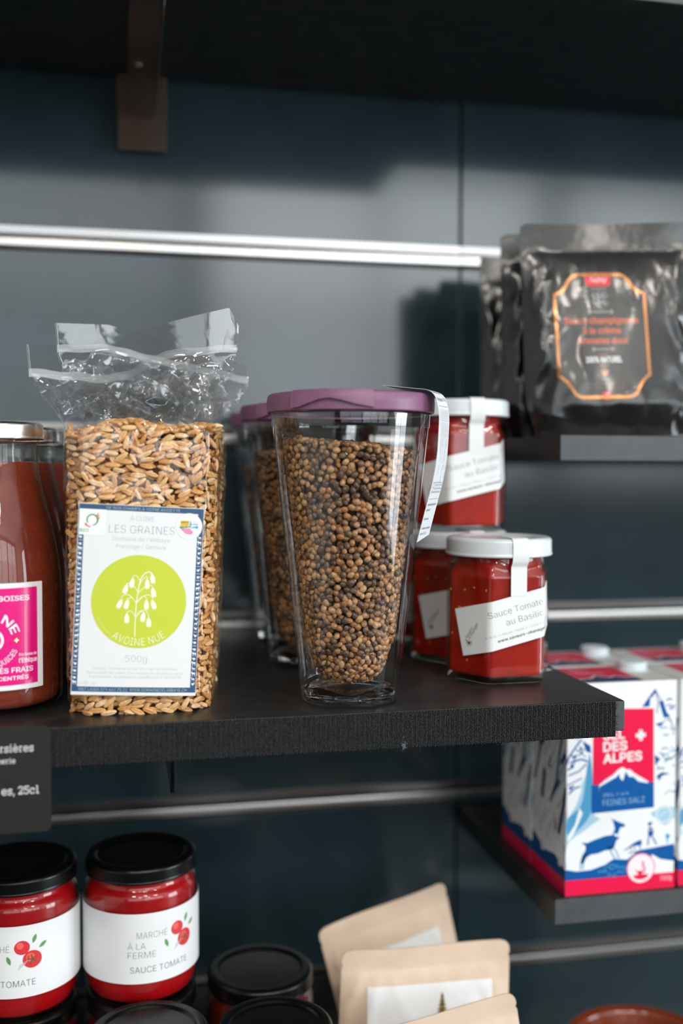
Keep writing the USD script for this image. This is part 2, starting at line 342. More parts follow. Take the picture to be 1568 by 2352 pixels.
# woven hook tape on the front edge of the main shelf
cx = (L0+L1)/2; tx0, tx1 = -.30-cx, .3040-cx; ty = .600-YW
part(main_shelf, 'hook_tape', bx(tx0, tx1, ty-.0012, ty+.0001, -.0222, -.0004), 'hook_tape', smooth=False, label='black woven hook tape, its lower edge hanging just below the board')
st = trimesh.creation.icosphere(0, 1.0); st.apply_scale((.00046, .00036, .00064)); V, F = [], []
ncol = int((tx1+.295+cx)/.00098); n = 0
for i in range(ncol):
    x = tx1 - .0004 - i*.00098; tilt = (.66, -.66, .15)[i % 3]
    for z in np.arange(-.0217, -.0006, .00098):
        a = tilt + rng.normal(0, .12); c, s = math.cos(a), math.sin(a); k = rng.uniform(.75, 1.15)
        v = st.vertices*k; v = np.stack([v[:, 0]*c + v[:, 2]*s, v[:, 1], -v[:, 0]*s + v[:, 2]*c], 1)
        V.append(v + (x+rng.normal(0, .00006), ty-.00128-(.00010 if i % 3 < 2 else -.00018), z + (.00049 if i % 2 else 0) + rng.normal(0, .00006))); F.append(st.faces+n); n += len(v)
part(main_shelf, 'tape_stitch', (np.vstack(V), np.vstack(F)), 'hook_stitch', smooth=False, kind='stuff')
hb = []
for i in range(230):                          # frayed fibres along the cut edges
    if i < 170: p = np.array([rng.uniform(-.04-cx, tx1), ty-.001, -.0221]); d = np.array([rng.normal(0, .5), rng.normal(-.1, .2), -abs(rng.normal(.3, .5))-.1])
    else: p = np.array([tx1, ty-.001, rng.uniform(-.022, -.001)]); d = np.array([abs(rng.normal(.5, .4))+.2, rng.normal(-.1, .2), rng.normal(0, .5)])
    L = rng.uniform(.0005, .0018); q = p + d*L*.6; e = q + (d+rng.normal(0, .6, 3))*L*.6; r = .00006
    for a, b in ((p, q), (q, e)):
        hb.append(trimesh.creation.cylinder(r, segment=(a, b), sections=4))
part(main_shelf, 'tape_fibre', cat(hb), 'hook_stitch', smooth=False, kind='stuff')
lint = []
for i in range(60):
    z = -.0222 + abs(rng.normal(0, .0026)); p = np.array([.1664-cx+rng.normal(0, .0006), ty-.0022, z]); d = rng.normal(0, 1, 3)*.0005
    lint.append(trimesh.creation.cylinder(.00005, segment=(p, p+d), sections=4))
part(main_shelf, 'lint', cat(lint), 'dust', smooth=False, kind='stuff', label='pale lint caught in the hook tape')

def bracket(label, z_under, y_front, fin_h):
    t = thing('shelf_bracket', label, 'shelf bracket', (.0222, YW, z_under), group='clear brackets under the shelves')
    part(t, 'back_plate', rbx(-.0208, .0208, -.0112, -.0068, -.0630, -.0002, .0012), 'acrylic')
    part(t, 'base_plate', rbx(-.0125, .0125, y_front-YW, -.0115, -.0042, -.0002, .0008), 'acrylic')
    w = .00125; prof = [(-.0113, -.0044), (-.0113, -.036), (y_front-YW+.02, -.0044-fin_h), (y_front-YW+.018, -.0044)]
    ball = trimesh.creation.icosphere(1, .0005).vertices
    part(t, 'fin', _hull(np.vstack([ball+(x, y, z) for x in (.0092-w+.0005, .0092+w-.0005) for y, z in prof])), 'clear_acrylic', smooth=25)
    part(t, 'screw', trimesh.creation.cylinder(.003, .0015, sections=16, transform=trimesh.transformations.translation_matrix((-.004, -.045, -.0048))), 'aluminium')
    return t
bracket('clear acrylic bracket hanging under the overhead shelf at the top left', Z_UP-BT, .640, .026)
bracket('clear acrylic bracket whose thin fin shows below the hook tape of the middle shelf', Z_MAIN-BT, .622, .0300)
t = thing('ceiling_lamp', 'square white ceiling lamp, left one of the row by the shelves', 'lamp', (LAMPS[0][0], LAMPS[0][1], ZC), absolute=True, group='ceiling lamps of the shop')
part(t, 'housing', cat([bx(-.19, .19, -.19, .19, -.03, 0), bx(-.19, -.17, -.19, .19, -.08, -.03), bx(.17, .19, -.19, .19, -.08, -.03), bx(-.17, .17, -.19, -.17, -.08, -.03), bx(-.17, .17, .17, .19, -.08, -.03)]), 'lamp_housing', smooth=False)
for x, y in LAMPS[1:]:
    q = thing('ceiling_lamp', 'square white ceiling lamp, %s' % {(.35, -1.6): 'in the middle of the row by the shelves', (1.45, -1.6): 'right one of the row by the shelves', (-.2, -2.9): 'left one of the pair near the windows', (1.0, -2.9): 'right one of the pair near the windows'}[(x, y)], 'lamp', (x, y, ZC), absolute=True, group='ceiling lamps of the shop')
    q.GetReferences().AddInternalReference(t.GetPath()); q.SetInstanceable(True)

# ================================================================== GRAIN AND SEEDS
def quats(t, nrm):
    """unit quaternions turning local x to t and local z to nrm"""
    t = t/np.linalg.norm(t, axis=1, keepdims=True); b = np.cross(nrm, t); b /= np.linalg.norm(b, axis=1, keepdims=True); c = np.cross(t, b)
    from scipy.spatial.transform import Rotation
    q = Rotation.from_matrix(np.stack([t, b, c], -1)).as_quat(); return q
def scatter(root, name, protos, P, Q, S, kind='stuff'):
    pi = UsdGeom.PointInstancer.Define(stage, '%s/%s' % (root.GetPath(), name)); paths = []
    for i, (mesh, m) in enumerate(protos):
        g = usdkit.mesh(stage, '%s/%s/kernel_%02d' % (root.GetPath(), name, i), mesh, MATS[m], smooth=40); paths.append(g.GetPath())
    pi.CreatePrototypesRel().SetTargets(paths)
    pi.CreateProtoIndicesAttr(Vt.IntArray.FromNumpy(rng.integers(0, len(protos), len(P)).astype(np.int32)))
    pi.CreatePositionsAttr(Vt.Vec3fArray.FromNumpy(P.astype(np.float32)))
    pi.CreateOrientationsAttr(Vt.QuathArray([Gf.Quath(float(q[3]), float(q[0]), float(q[1]), float(q[2])) for q in Q]))
    pi.CreateScalesAttr(Vt.Vec3fArray.FromNumpy(S.astype(np.float32)))
    return pi
def pack(L, H, n, gap, rad, off, angle, seed, inside=lambda s, h: True):
    """throws n kernels on an L x H sheet (L wraps) so that none lies on another; rad/off = its discs along the axis, gap = least distance between disc centres"""
    r = np.random.default_rng(seed); cell = gap; nx = max(1, int(L/cell)); grid = {}; out = []
    S, Hh, A = r.uniform(0, L, n), r.uniform(0, H, n), angle(r, n)
    for s, h, a in zip(S, Hh, A):
        if not inside(s, h): continue
        pts = [((s + o*math.cos(a)) % L, h + o*math.sin(a)) for o in off]; ok = True
        for x, y in pts:
            i, j = int(x/L*nx), int(math.floor(y/cell))
            for di in (-1, 0, 1, -2, 2):
                for dj in (-1, 0, 1):
                    for px, py in grid.get(((i+di) % nx, j+dj), ()):
                        dx = abs(px-x); dx = min(dx, L-dx)
                        if dx*dx + (py-y)**2 < gap*gap: ok = False; break
                    if not ok: break
                if not ok: break
            if not ok: break
        if ok:
            out.append((s, h, a))
            for x, y in pts: grid.setdefault((int(x/L*nx) % nx, int(math.floor(y/cell))), []).append((x, y))
    return np.array(out)
def oat_kernel(seed):
    r = np.random.default_rng(seed); s = trimesh.creation.uv_sphere(1.0, count=[9, 12]); v = s.vertices.copy()
    x, y, z = v[:, 2], v[:, 0], v[:, 1]; tap = (1 - .22*np.clip(x, 0, 1)**2 - .08*np.clip(-x, 0, 1)**2)*np.sqrt((1-np.clip(np.abs(x), 0, .9995)**2.9)/(1-np.clip(np.abs(x), 0, .9995)**2))
    g = np.exp(-(y/.22)**2)*(z > 0)*(1-np.abs(x)**3)
    o = np.stack([x*.0043*r.uniform(.92, 1.05) , y*.00158*tap, z*.00138*tap - g*.00050 + .0003*np.sin(x*2.2)*r.uniform(-1, 1)], 1)
    return trimesh.Trimesh(o, s.faces[:, ::-1] if np.linalg.det([[0, 0, 1], [1, 0, 0], [0, 1, 0]]) < 0 else s.faces, process=False)
def hemp_seed(seed):
    r = np.random.default_rng(seed); s = trimesh.creation.uv_sphere(1.0, count=[8, 12]); v = s.vertices
    x, y, z = v[:, 2], v[:, 0], v[:, 1]; tip = 1 - .22*np.clip(x, 0, 1)**2
    o = np.stack([x*.00250*r.uniform(.93, 1.06), y*.00194*tip, z*.00162*tip], 1)
    o[:, 1] += np.sign(y)*.00012*np.exp(-(z/.25)**2)
    return trimesh.Trimesh(o, s.faces, process=False)
OATS = [(oat_kernel(i), 'oat_%d' % (i % 4)) for i in range(8)]
HEMP = [(hemp_seed(i), 'hemp_%d' % (i % 6)) for i in range(12)]

# ================================================================== OAT BAGS
def bag_section(h, n, hg, grow=0.0):
    """outline of the filled bag at height h, n points from the left middle round the front and back again"""
    k = np.clip(h/hg, 0, 1); b = .0425+.0035*k+grow; a = b-.0100; d = .0275+.0012*math.sin(PI*k)+grow; c = .0125
    foot = np.clip(h/.006, 0, 1); b -= .003*(1-foot); d -= .003*(1-foot); a -= .003*(1-foot)
    p = Polygon([(-b, -d+c), (-a, -d), (a, -d), (b, -d+c), (b, d-c), (a, d), (-a, d), (-b, d-c)]).buffer(-.0022).buffer(.0022, quad_segs=4)
    r = p.exterior; s0 = r.project(Point(-b, 0)); ccw = r.is_ccw; L = r.length
    q = np.array([r.interpolate((s0 + (u if ccw else -u)*L) % L).coords[0] for u in np.linspace(0, 1, n, endpoint=False)])
    return q + (.0015+.0020*k - .0018, 0)
def make_bag(label, glabel, loc, rz, seal, flap, seed, printed):
    hg = .171; t = thing('oat_bag', label, 'bag', loc, rz, group='bags of naked oats')
    g = thing('oat_grains', glabel, 'grain', loc, rz, kind='stuff')
    N = 240; half = N//2; r = np.random.default_rng(seed)
    sx, sz = np.array(seal).T; fx, fz = np.array(flap).T
    def nz(p, f, o): return meshkit.fbm(np.asarray(p)*f + o, 3, seed)
    fd = [(r.uniform(0, 2*PI), r.uniform(22, 70), r.uniform(0, 1), r.uniform(.4, 1)) for _ in range(8)]
    def folds(a, b, k):              # straight sharp creases crossing each other, as in stiff cellophane
        w1, w2 = .004*np.sin(b*70+k), .004*np.sin(a*60+2*k); q = 0
        for i, (t_, f_, p_, m_) in enumerate(fd):
            x_ = ((a+w1)*np.cos(t_+k*.9) + (b+w2)*np.sin(t_+k*.9))*f_ + p_ + k*.37; q = q + m_*(np.abs((x_ % 1)*2-1)-.5)
        return q/2.2
    rows = []
    u = np.concatenate([np.linspace(-1, 1, half, endpoint=False), np.linspace(1, -1, half, endpoint=False)]); front = np.r_[-np.ones(half), np.ones(half)]
    wl, wr = sx[0], sx[-1]; flatx = (wl+wr)/2 + u*(wr-wl)/2
    for h in np.r_[np.linspace(0, hg-.004, 70)]:
        s = bag_section(h, N, hg); P = np.c_[s, np.full(N, h)]
        nrm = np.c_[s/np.linalg.norm(s/np.array([1.5, 1]), axis=1, keepdims=True), np.zeros(N)]
        rg = 1-np.abs(2*nz(P*np.array([1.4, 1.4, .5]), 70, seed)-1)
        P += nrm*((nz(P, 120, 3.0)-.5)*.0014 + (rg**6)*.0008 + .0030*max(0, h/hg-.62)/.38*np.clip(folds(s[:, 0]*1.3, np.full(N, h), 4.0)+.15, 0, 1))[:, None]*np.clip(h/.004, 0, 1); rows.append(P)
    top = bag_section(hg, N, hg)
    for tt in np.linspace(0, 1, 64):
        e = tt*tt*(3-2*tt)*.75 + tt*.25; s = top*(1-e) + np.c_[flatx, front*.0004]*e; s[:, 1] = top[:, 1]*(1-e)**.9 + front*.0004*e
        zs = np.interp(flatx, sx, sz); z = (hg-.004) + tt*(zs-hg+.004)
        P = np.c_[s, z]; amp = .0052*math.sin(PI*min(1, tt*1.02+.02))**.8
        dia = np.c_[P[:, 0]*.9 + P[:, 2]*.55*front, P[:, 1]*.6, P[:, 2]*.45]
        rg = 1-np.abs(2*meshkit.fbm(dia*36+seed*3.1, 2, seed)-1); rg2 = 1-np.abs(2*meshkit.fbm(np.c_[P[:, 0]-.8*P[:, 2], P[:, 1], P[:, 2]*.4+P[:, 0]*.3]*52+seed*1.7, 2, seed)-1)
        P[:, 1] += front*amp*(-.45 + 1.9*folds(P[:, 0], P[:, 2], np.where(front < 0, 1.0, 2.6)) + .35*rg**4) + .006*math.sin(PI*tt*.5)*np.sin(flatx*42+seed)*e; P[:, 2] += amp*.3*(rg2-.5)
        rows.append(P)
    yseal = rows[-1][:, 1] - front*.0004
    for tt in np.linspace(.03, 1, 16):
        zs, zf = np.interp(flatx, sx, sz), np.interp(flatx, fx, fz)
        x = flatx + tt*.0015*np.sin(flatx*60+seed); y = yseal - .0029*tt + front*.0004 + .0022*tt*np.sin(flatx*48+seed*2) + .0003*(nz(np.c_[flatx, front, zs*0+tt*.02], 60, 5)-.5)
        rows.append(np.c_[x, y, zs + tt*(zf-zs)])
    R = np.stack(rows); i = np.arange(len(R)*N).reshape(len(R), N)
    f = np.stack([i[:-1], np.roll(i, -1, 1)[:-1], np.roll(i, -1, 1)[1:], i[1:]], -1).reshape(-1, 4)
    bot = R[0].mean(0); v = np.vstack([R.reshape(-1, 3), bot]); fb = np.stack([np.roll(i[0], -1), i[0], np.full(N, len(v)-1)], 1)
    f3 = np.vstack([f[:, :3], f[:, [0, 2, 3]], fb])
    part(t, 'film', trimesh.Trimesh(v, f3, process=False), 'bag_film', smooth=28)
    q = np.linspace(0, half-1, 90).astype(int); S = rows[133]; D = []
    for dz, dy in ((-.0026, -.0012), (-.0024, -.0018), (.0024, -.0016), (.0026, -.0010)):
        D.append(np.c_[S[q, 0], S[q, 1]+dy, S[q, 2]+dz+.0004*np.sin(S[q, 0]*300)])
    part(t, 'heat_seal', grid_mesh(np.stack(D, 1)), 'film_seal', smooth=40, label='frosted sealed band across the bag')
    # grain against the film
    Ps, Ts, Ns = [], [], []
    for lay, inset in ((0, .0021), (1, .0036), (2, .0052)):
        mid = bag_section(hg*.5, 400, hg, -inset); Lm = np.linalg.norm(np.diff(np.vstack([mid, mid[:1]]), axis=0), axis=1).sum()
        topf = lambda s_, h_: h_ < hg-.0035 + .0030*math.sin(s_*95+seed) + .0022*math.sin(s_*231+2*seed)
        K = pack(Lm, hg, 24000 if not lay else 9000, .00236 if not lay else .0027, None, (-.0026, 0, .0026), lambda r_, n_: np.where(r_.random(n_) < .72, r_.normal(.05, .38, n_), r_.uniform(-PI/2, PI/2, n_)), seed*10+lay, topf)
        kq = np.clip(K[:, 1]/hg, 0, 1); q = np.stack([bag_section(h, 400, hg, -inset) for h in np.linspace(0.0065, hg, 24)]); hi = np.clip((K[:, 1]-.0065)/(hg-.0065)*23, 0, 23).round().astype(int)
        ii = np.clip((K[:, 0]/Lm*400).astype(int), 0, 399); P0 = q[hi, ii]; P1 = q[hi, (ii+3) % 400]; tn = np.c_[P1-P0, np.zeros(len(K))]; tn /= np.linalg.norm(tn, axis=1, keepdims=True); nn = np.c_[tn[:, 1], -tn[:, 0], np.zeros(len(K))]
        lift = np.clip(rng.normal(0, .12, len(K)), -.2, .16); d = np.cos(K[:, 2])[:, None]*tn + np.sin(K[:, 2])[:, None]*np.array([0, 0, 1.0]) + lift[:, None]*nn
        Ps.append(np.c_[P0, np.clip(K[:, 1], .0016, hg)] + nn*rng.normal(0, .00025, len(K))[:, None]); Ts.append(d); Ns.append(nn + rng.normal(0, .30, (len(K), 3)))
    m = 900; xy = rng.uniform(-1, 1, (m, 2))*np.array([.042, .0245]); hz = hg - .0040 + .0035*np.cos(xy[:, 0]*40)+.0022*np.sin(xy[:, 0]*130+seed)+rng.normal(0, .0010, m)     # the heap's top
    a = rng.uniform(0, PI, m); Ps.append(np.c_[xy+(.0015, 0), hz]); Ts.append(np.c_[np.cos(a), np.sin(a), rng.normal(0, .2, m)]); Ns.append(np.tile([0, 0, 1.0], (m, 1))+rng.normal(0, .2, (m, 3)))
    P, Td, Nd = np.vstack(Ps), np.vstack(Ts), np.vstack(Ns)
    scatter(g, 'grain', OATS, P, quats(Td, Nd), rng.uniform(.84, 1.12, (len(P), 1))*np.ones((1, 3)))
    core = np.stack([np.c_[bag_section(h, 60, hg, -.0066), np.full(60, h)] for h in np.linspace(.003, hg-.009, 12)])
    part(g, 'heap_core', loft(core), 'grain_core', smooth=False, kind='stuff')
    if printed: printed(t)
    return t

def animal(kind, w, h, flip):
    """tiny white farm-animal silhouettes of the label border"""
    if kind == 0: g = unary_union([sbox(.18, .42, .85, .78), sbox(.18, 0, .30, .5), sbox(.72, 0, .84, .5), sbox(.0, .55, .24, .95), sbox(.84, .5, .9, .75)])
    elif kind == 1: g = unary_union([Point(.45, .42).buffer(.26), Polygon([(.6, .5), (.8, .95), (.92, .8), (.75, .4)]), sbox(.4, 0, .46, .25), Polygon([(.2, .5), (.0, .85), (.3, .6)])])
    elif kind == 2: g = unary_union([Point(.5, .5).buffer(.30), sbox(.3, 0, .38, .4), sbox(.62, 0, .7, .4), Point(.88, .62).buffer(.14)])
    elif kind == 3: g = unary_union([sbox(.2, .35, .8, .62), sbox(.22, 0, .3, .4), sbox(.7, 0, .78, .4), Polygon([(.75, .55), (.82, 1), (.92, .95), (1, .75), (.88, .7), (.85, .5)])])
    else: g = unary_union([sbox(.1, .45, .9, .6), sbox(.2, .3, .3, .75), sbox(.6, .3, .7, .75)])
    g = affinity.scale(g, w*(-1 if flip else 1), h, origin=(.5, 0)); return affinity.translate(g, -.5, 0)
def spikelet(x, y, a, s=1.0):
    tear = spline([(0, 3.4), (1.25, 1.3), (1.45, -1.0), (.95, -3.2), (.35, -2.2), (-.1, -3.6), (-.5, -2.3), (-1.1, -3.0), (-1.5, -1.0), (-1.2, 1.4)], 6)
    return affinity.translate(affinity.rotate(affinity.scale(tear, s, s, origin=(0, 0)), a, origin=(0, 0)), x, y)
def oat_label(t):
    mm = .001; a = .0541; o = (-.0025-.0360*math.cos(a)-.0555*math.sin(a)*.95, -.0309, .0679+.0360*math.sin(a)-.0555)
    ex, ey = (math.cos(a), 0, -math.sin(a)), (math.sin(a)*.93, 0, math.cos(a)); fl = flat(o, ex, ey)
    def surf(u, v, d):                         # the paper bows a little with the bag
        P = fl(u, v, d); P[:, 1] += .0013*((u-.036)/.036)**2; return P
    lab = part(t, 'paper_label', sheet(sbox(0, 0, .0718, .1112), surf, .0002, .006), 'paper', label='white paper label with a blue border and a green disc')
    p = Print(); navy, gr = '#2f5577', '#8a8d96'
    p.add(sbox(.3, 1.9, 71.6, 110.9).difference(sbox(3.4, 4.9, 68.4, 107.8)), navy, 1)
    for side, x in ((0, 1.8), (1, 70.0)):
        y = 6.0; k = 0
        while y < (92 if side == 0 else 93):
            kind = (k*2+side+(k//3)) % 5; hh = (2.6, 2.2, 1.9, 2.5, 1.0)[kind]
            p.add(affinity.translate(animal(kind, 2.5, hh, k % 2), x, y), '#f4f6f8', 2); y += hh + .55; k += 1
    p.add(put(fit('DE NOS CHAMPS À VOTRE ASSIETTE', 42, 1.55, wt=-.03), 15.8, 108.5), '#dfe7ee', 3)
    p.add(put(fit('M&T LASER 079.667.70.22  WWW.DOMAINEDELABBAYE.CH', 62, 1.75, wt=-.03), 4.4, 2.5), '#dfe7ee', 3)
    p.add(sbox(.6, 93.0, 15.8, 108.0), '#cfd6d4', 4).add(sbox(.75, 93.15, 15.65, 107.85), '#fbfbfb', 5)
    ring = Point(0, 0).buffer(3.45).difference(affinity.scale(Point(-.1, -.15).buffer(2.75), .92, 1.0)); ring = ring.difference(sbox(-4, -4.5, .2, -1.9))
    p.add(affinity.translate(ring, 8.0, 101.8), '#2f9d45', 6)
    p.add(affinity.translate(Polygon([(-3.9, -1.6), (-2.4, -3.3), (-.2, -4.2), (-1.6, -4.4), (-3.6, -3.6), (-4.3, -2.4)]), 8.0, 101.8), '#e0333c', 6)
    p.add(affinity.translate(unary_union([stroke([(3.3, 3.9), (2.6, 3.4), (2.9, 2.2), (2.2, 1.4)], .55), stroke([(2.5, 2.3), (3.8, 2.8)], .5), stroke([(3.0, 1.2), (3.9, .7), (3.6, 2.0)], .45)]), 8.0, 101.8), '#e0333c', 6)
    p.add(put(fit('BIO', 4.9, 1.9, bold=True), 1.1, 94.6), '#3fa64e', 6).add(put(fit('SUISSE', 9.1, 1.9, wt=-.03), 6.2, 94.6), '#9fc79f', 6)
    p.add(Point(63.4, 100.4).buffer(7.75, quad_segs=24), '#cfd3d6', 6).add(Point(63.4, 100.4).buffer(7.55, quad_segs=24), '#fbfbfc', 7)
    c = lambda g: affinity.translate(g, 63.4, 100.4)
    p.add(c(sbox(-5.2, -.3, -.1, 3.3)), '#f0c22c', 8).add(c(put(fit('GENÈVE', 4.6, 1.15, bold=True), -4.9, 1.7)), '#3d5a38', 9).add(c(put(fit('RÉGION', 3.2, .6), -4.0, .6)), '#9a7420', 9)
    p.add(c(put(fit('TERRE', 2.4, .6), 1.9, 2.3)), '#5a86a0', 9).add(c(put(fit('AVENIR', 4.2, 1.1, bold=True), .9, .7)), '#35627c', 9)
    p.add(c(spline([(.1, -.2), (.4, 2.6), (.8, 3.4), (1.2, 2.0), (1.0, -.2)])), '#4cb6d6', 9)
    p.add(c(spline([(-5.2, -.2), (-1.5, .1), (1.4, -.1), (1, -.6), (-2, -1.0), (-5.2, -1.5)])), '#2fa978', 8)
    p.add(c(spline([(.4, -1.6), (2.4, -.2), (5.2, .3), (5.0, -1.2), (2.6, -.9)])), '#27b4dd', 9)
    p.add(c(spline([(-4.8, -1.6), (-1.6, -1.2), (.4, -1.3), (2.4, -3.2), (1.6, -4.6), (-1.4, -4.6), (-3.4, -3.2)])), '#ee86b3', 8)
    for k in range(6): p.add(c(stroke([(-3.4+k*.95, -4.2+.1*k), (-2.2+k*.75, -1.9)], .14)), '#f7bcd4', 9)
    p.add(arc(fit('MARQUE DE GARANTIE', 11.5, .62), 63.4, 100.4, 6.5, below=True), '#9a9fa4', 9)
    for s, y, w, h, col, wt in (('À CUIRE', 102.2, 13.6, 2.85, gr, -.038), ('LES GRAINES', 94.9, 37.4, 4.7, '#7d8190', -.038), ('Domaine de l\'Abbaye', 90.4, 32.8, 2.5, '#9a9da3', -.035), ('Presinge / Genève', 86.1, 28.4, 2.5, '#9a9da3', -.035),
                                ('500g', 19.8, 12.2, 3.9, gr, -.04), ('Conseil : Conserver au sec et à l\'abri de la lumière', 15.0, 48.5, 1.65, '#aeb2b8', -.03), ('Peut contenir des restes d\'enveloppes de céréales ou autres', 12.5, 55.8, 1.65, '#aeb2b8', -.03), ('À consommer de préférence avantNov2022 lot3/03/21', 10.1, 53.0, 1.65, '#9fa4ab', -.03)):
        p.add(put(fit(s, w, h, wt=wt), 36.3, y, 'c'), col, 3)
    p.add(put(fit('CH-BIO-006', 10, 1.65, wt=-.03), 4.0, 6.1), '#aeb2b8', 3)
    cx_, cy_ = 36.5, 55.2; d = lambda g: affinity.translate(g, cx_, cy_)
    p.add(Point(cx_, cy_).buffer(27.3, quad_segs=40), '#c9d43a', 3); wht = '#f2f5e4'
    def curve(*pp):
        q = np.array(pp, float); tt = np.linspace(0, 1, 14)[:, None]; return (1-tt)**2*q[0] + 2*tt*(1-tt)*q[1] + tt*tt*q[2]
    p.add(d(stroke(np.vstack([curve((-1.6, -20.4), (-1.9, -6), (-1.3, 2)), curve((-1.3, 2), (-.6, 9), (.4, 13.2)), curve((.4, 13.2), (3.4, 19.6), (6.9, 16.6))]), .55)), wht, 4)
    for a_, b_, c_ in (((.2, 12), (-3, 17.6), (-4.5, 13.8)), ((-.2, 10), (3.4, 17), (4.2, 13.6)), ((-1, 6), (-5, 12), (-7.6, 10.4)), ((-.8, 5), (5, 12), (7.6, 8.8)), ((-1.5, -1), (-7, 7.4), (-10.4, 2)), ((-1.5, -1.5), (-4, 4), (-6.6, 1.4)), ((-1.5, -.5), (3, 6), (4.4, 1.4)), ((-1.5, -1), (5, 8), (8, 1.6)), ((-1.6, -9), (-4.6, -3.4), (-6.6, -6.8)), ((-1.6, -10), (.6, -3.4), (2.7, -6)), ((-1.6, -9.4), (4, -.5), (6, -8.8))):
        p.add(d(stroke(curve(a_, b_, c_), .34)), wht, 4)
    for x, y, r_ in ((7.2, 13.6, 12), (-4.5, 10.8, -8), (4.2, 10.4, 4), (-8, 7.2, -14), (8, 5.6, 14), (-11, -1.6, -22), (-7, -1.8, -10), (4.3, -1.8, 4), (8.4, -1.6, 20), (-6.6, -10, 2), (2.7, -9, -6), (6.1, -12, 6)):
        p.add(d(spikelet(x, y, r_, .92)), wht, 5)
    p.add(arc(fit('AVOINE NUE', 33.5, 4.5, wt=-.02), cx_, cy_, 25.9, a0=.03, below=True), wht, 5)
    p.add(arc(fit('Comestible', 12.5, 1.7, wt=-.03), cx_, cy_, 25.6, a0=-.92, below=True), '#e3eb9a', 5)
    p.items = [(affinity.scale(g, mm, mm, origin=(0, 0)), c_, k) for g, c_, k in p.items]
    p.build(lab, 'print', surf, edge=.004, base=.00024)

make_bag('clear bag of oats with a white label bearing a green disc', 'golden naked oat kernels filling the labelled bag at the front of the shelf', (.0135, .6490, Z_MAIN), 0,
         [(-.0650, .2020), (-.0186, .1990), (-.0057, .2025), (.0150, .2142), (.0589, .2190)], [(-.0670, .2186), (-.0197, .2186), (-.0056, .2268), (.0536, .2432), (.0600, .2300)], 3, oat_label)
make_bag('second clear bag of oats, only its crumpled top showing behind the labelled bag', 'oat kernels inside the bag half hidden behind the labelled bag', (.0230, .7220, Z_MAIN), 0.05,
         [(-.0620, .2230), (-.0285, .2255), (.0060, .2180), (.0650, .2050)], [(-.0600, .2400), (-.0290, .2412), (.0, .2340), (.0650, .2150)], 8, None)

# ================================================================== SEED CUPS
CUP_S = (.965, .965, .977)
CUP_Z = lambda h: .0315 + .0201*h/.1827          # outer radius at height h
IN_Z = lambda h: .0275 + .0172*(h-.02)/.145
def cup_lid(t, detail=True):
    part(t, 'lid', lathe([(0, .1948)] + fillet([(.020, .1950), (.0470, .1958), (.0535, .1955), (.0545, .1905), (.0541, .1838), (.0520, .1836), (.0516, .1868), (0, .1868)], [.004, .002, .0016, .002, .0006, .0006, .0006], 5), 96), 'mauve_plastic', smooth=35)
    lip = t.GetStage().GetPrimAtPath(str(t.GetPath()) + '/lid')
    a = np.linspace(-.70, .24, 50); s = (a-a[0])/(a[-1]-a[0])                 # raised drinking lip: thin hood arching off the rim
    arch = np.where(s < .78, np.sin(np.clip(s/.78, 0, 1)*PI)**1.25, 0)*.0062
    arch = np.interp(s, [0, .12, .25, .38, .50, .62, .80, 1.0], [0, .0008, .0030, .0052, .0058, .0046, .0020, .0004])
    rows = []
    for r_, z_ in ((.0546, 0), (.0574, 0), (.0574, 1), (.0556, 2), (.0535, 2)):
        rows.append(np.stack([r_*np.sin(a)*1.0, -r_*np.cos(a), {0: .1848+arch, 1: np.maximum(.1925-.002*np.abs(s-.5), .1848+arch+.0008), 2: np.full_like(a, .1957)+.0004*np.sin(PI*s)}[z_]], 1))
    part(lip, 'drinking_lip', grid_mesh(np.stack(rows, 1)), 'mauve_plastic', smooth=40, label='arched drinking lip')
    part(lip, 'lip_recess', lathe_arc([(.05475, .1842), (.05480, .1905)], -.66, .20), 'mauve_plastic', smooth=40, label='recess under the drinking lip')
def lathe_arc(prof, a0, a1, n=40):
    a = np.linspace(a0, a1, n); top = np.interp((a-a0)/(a1-a0), [0, .12, .25, .40, .52, .65, .85, 1], [.1850, .1856, .1878, .1902, .1906, .1895, .1866, .1850])
    P = np.stack([np.stack([r*np.sin(a), -r*np.cos(a), np.full(n, prof[0][1]) if i == 0 else top], 1) for i, (r, z) in enumerate(prof)], 1)
    return grid_mesh(P)
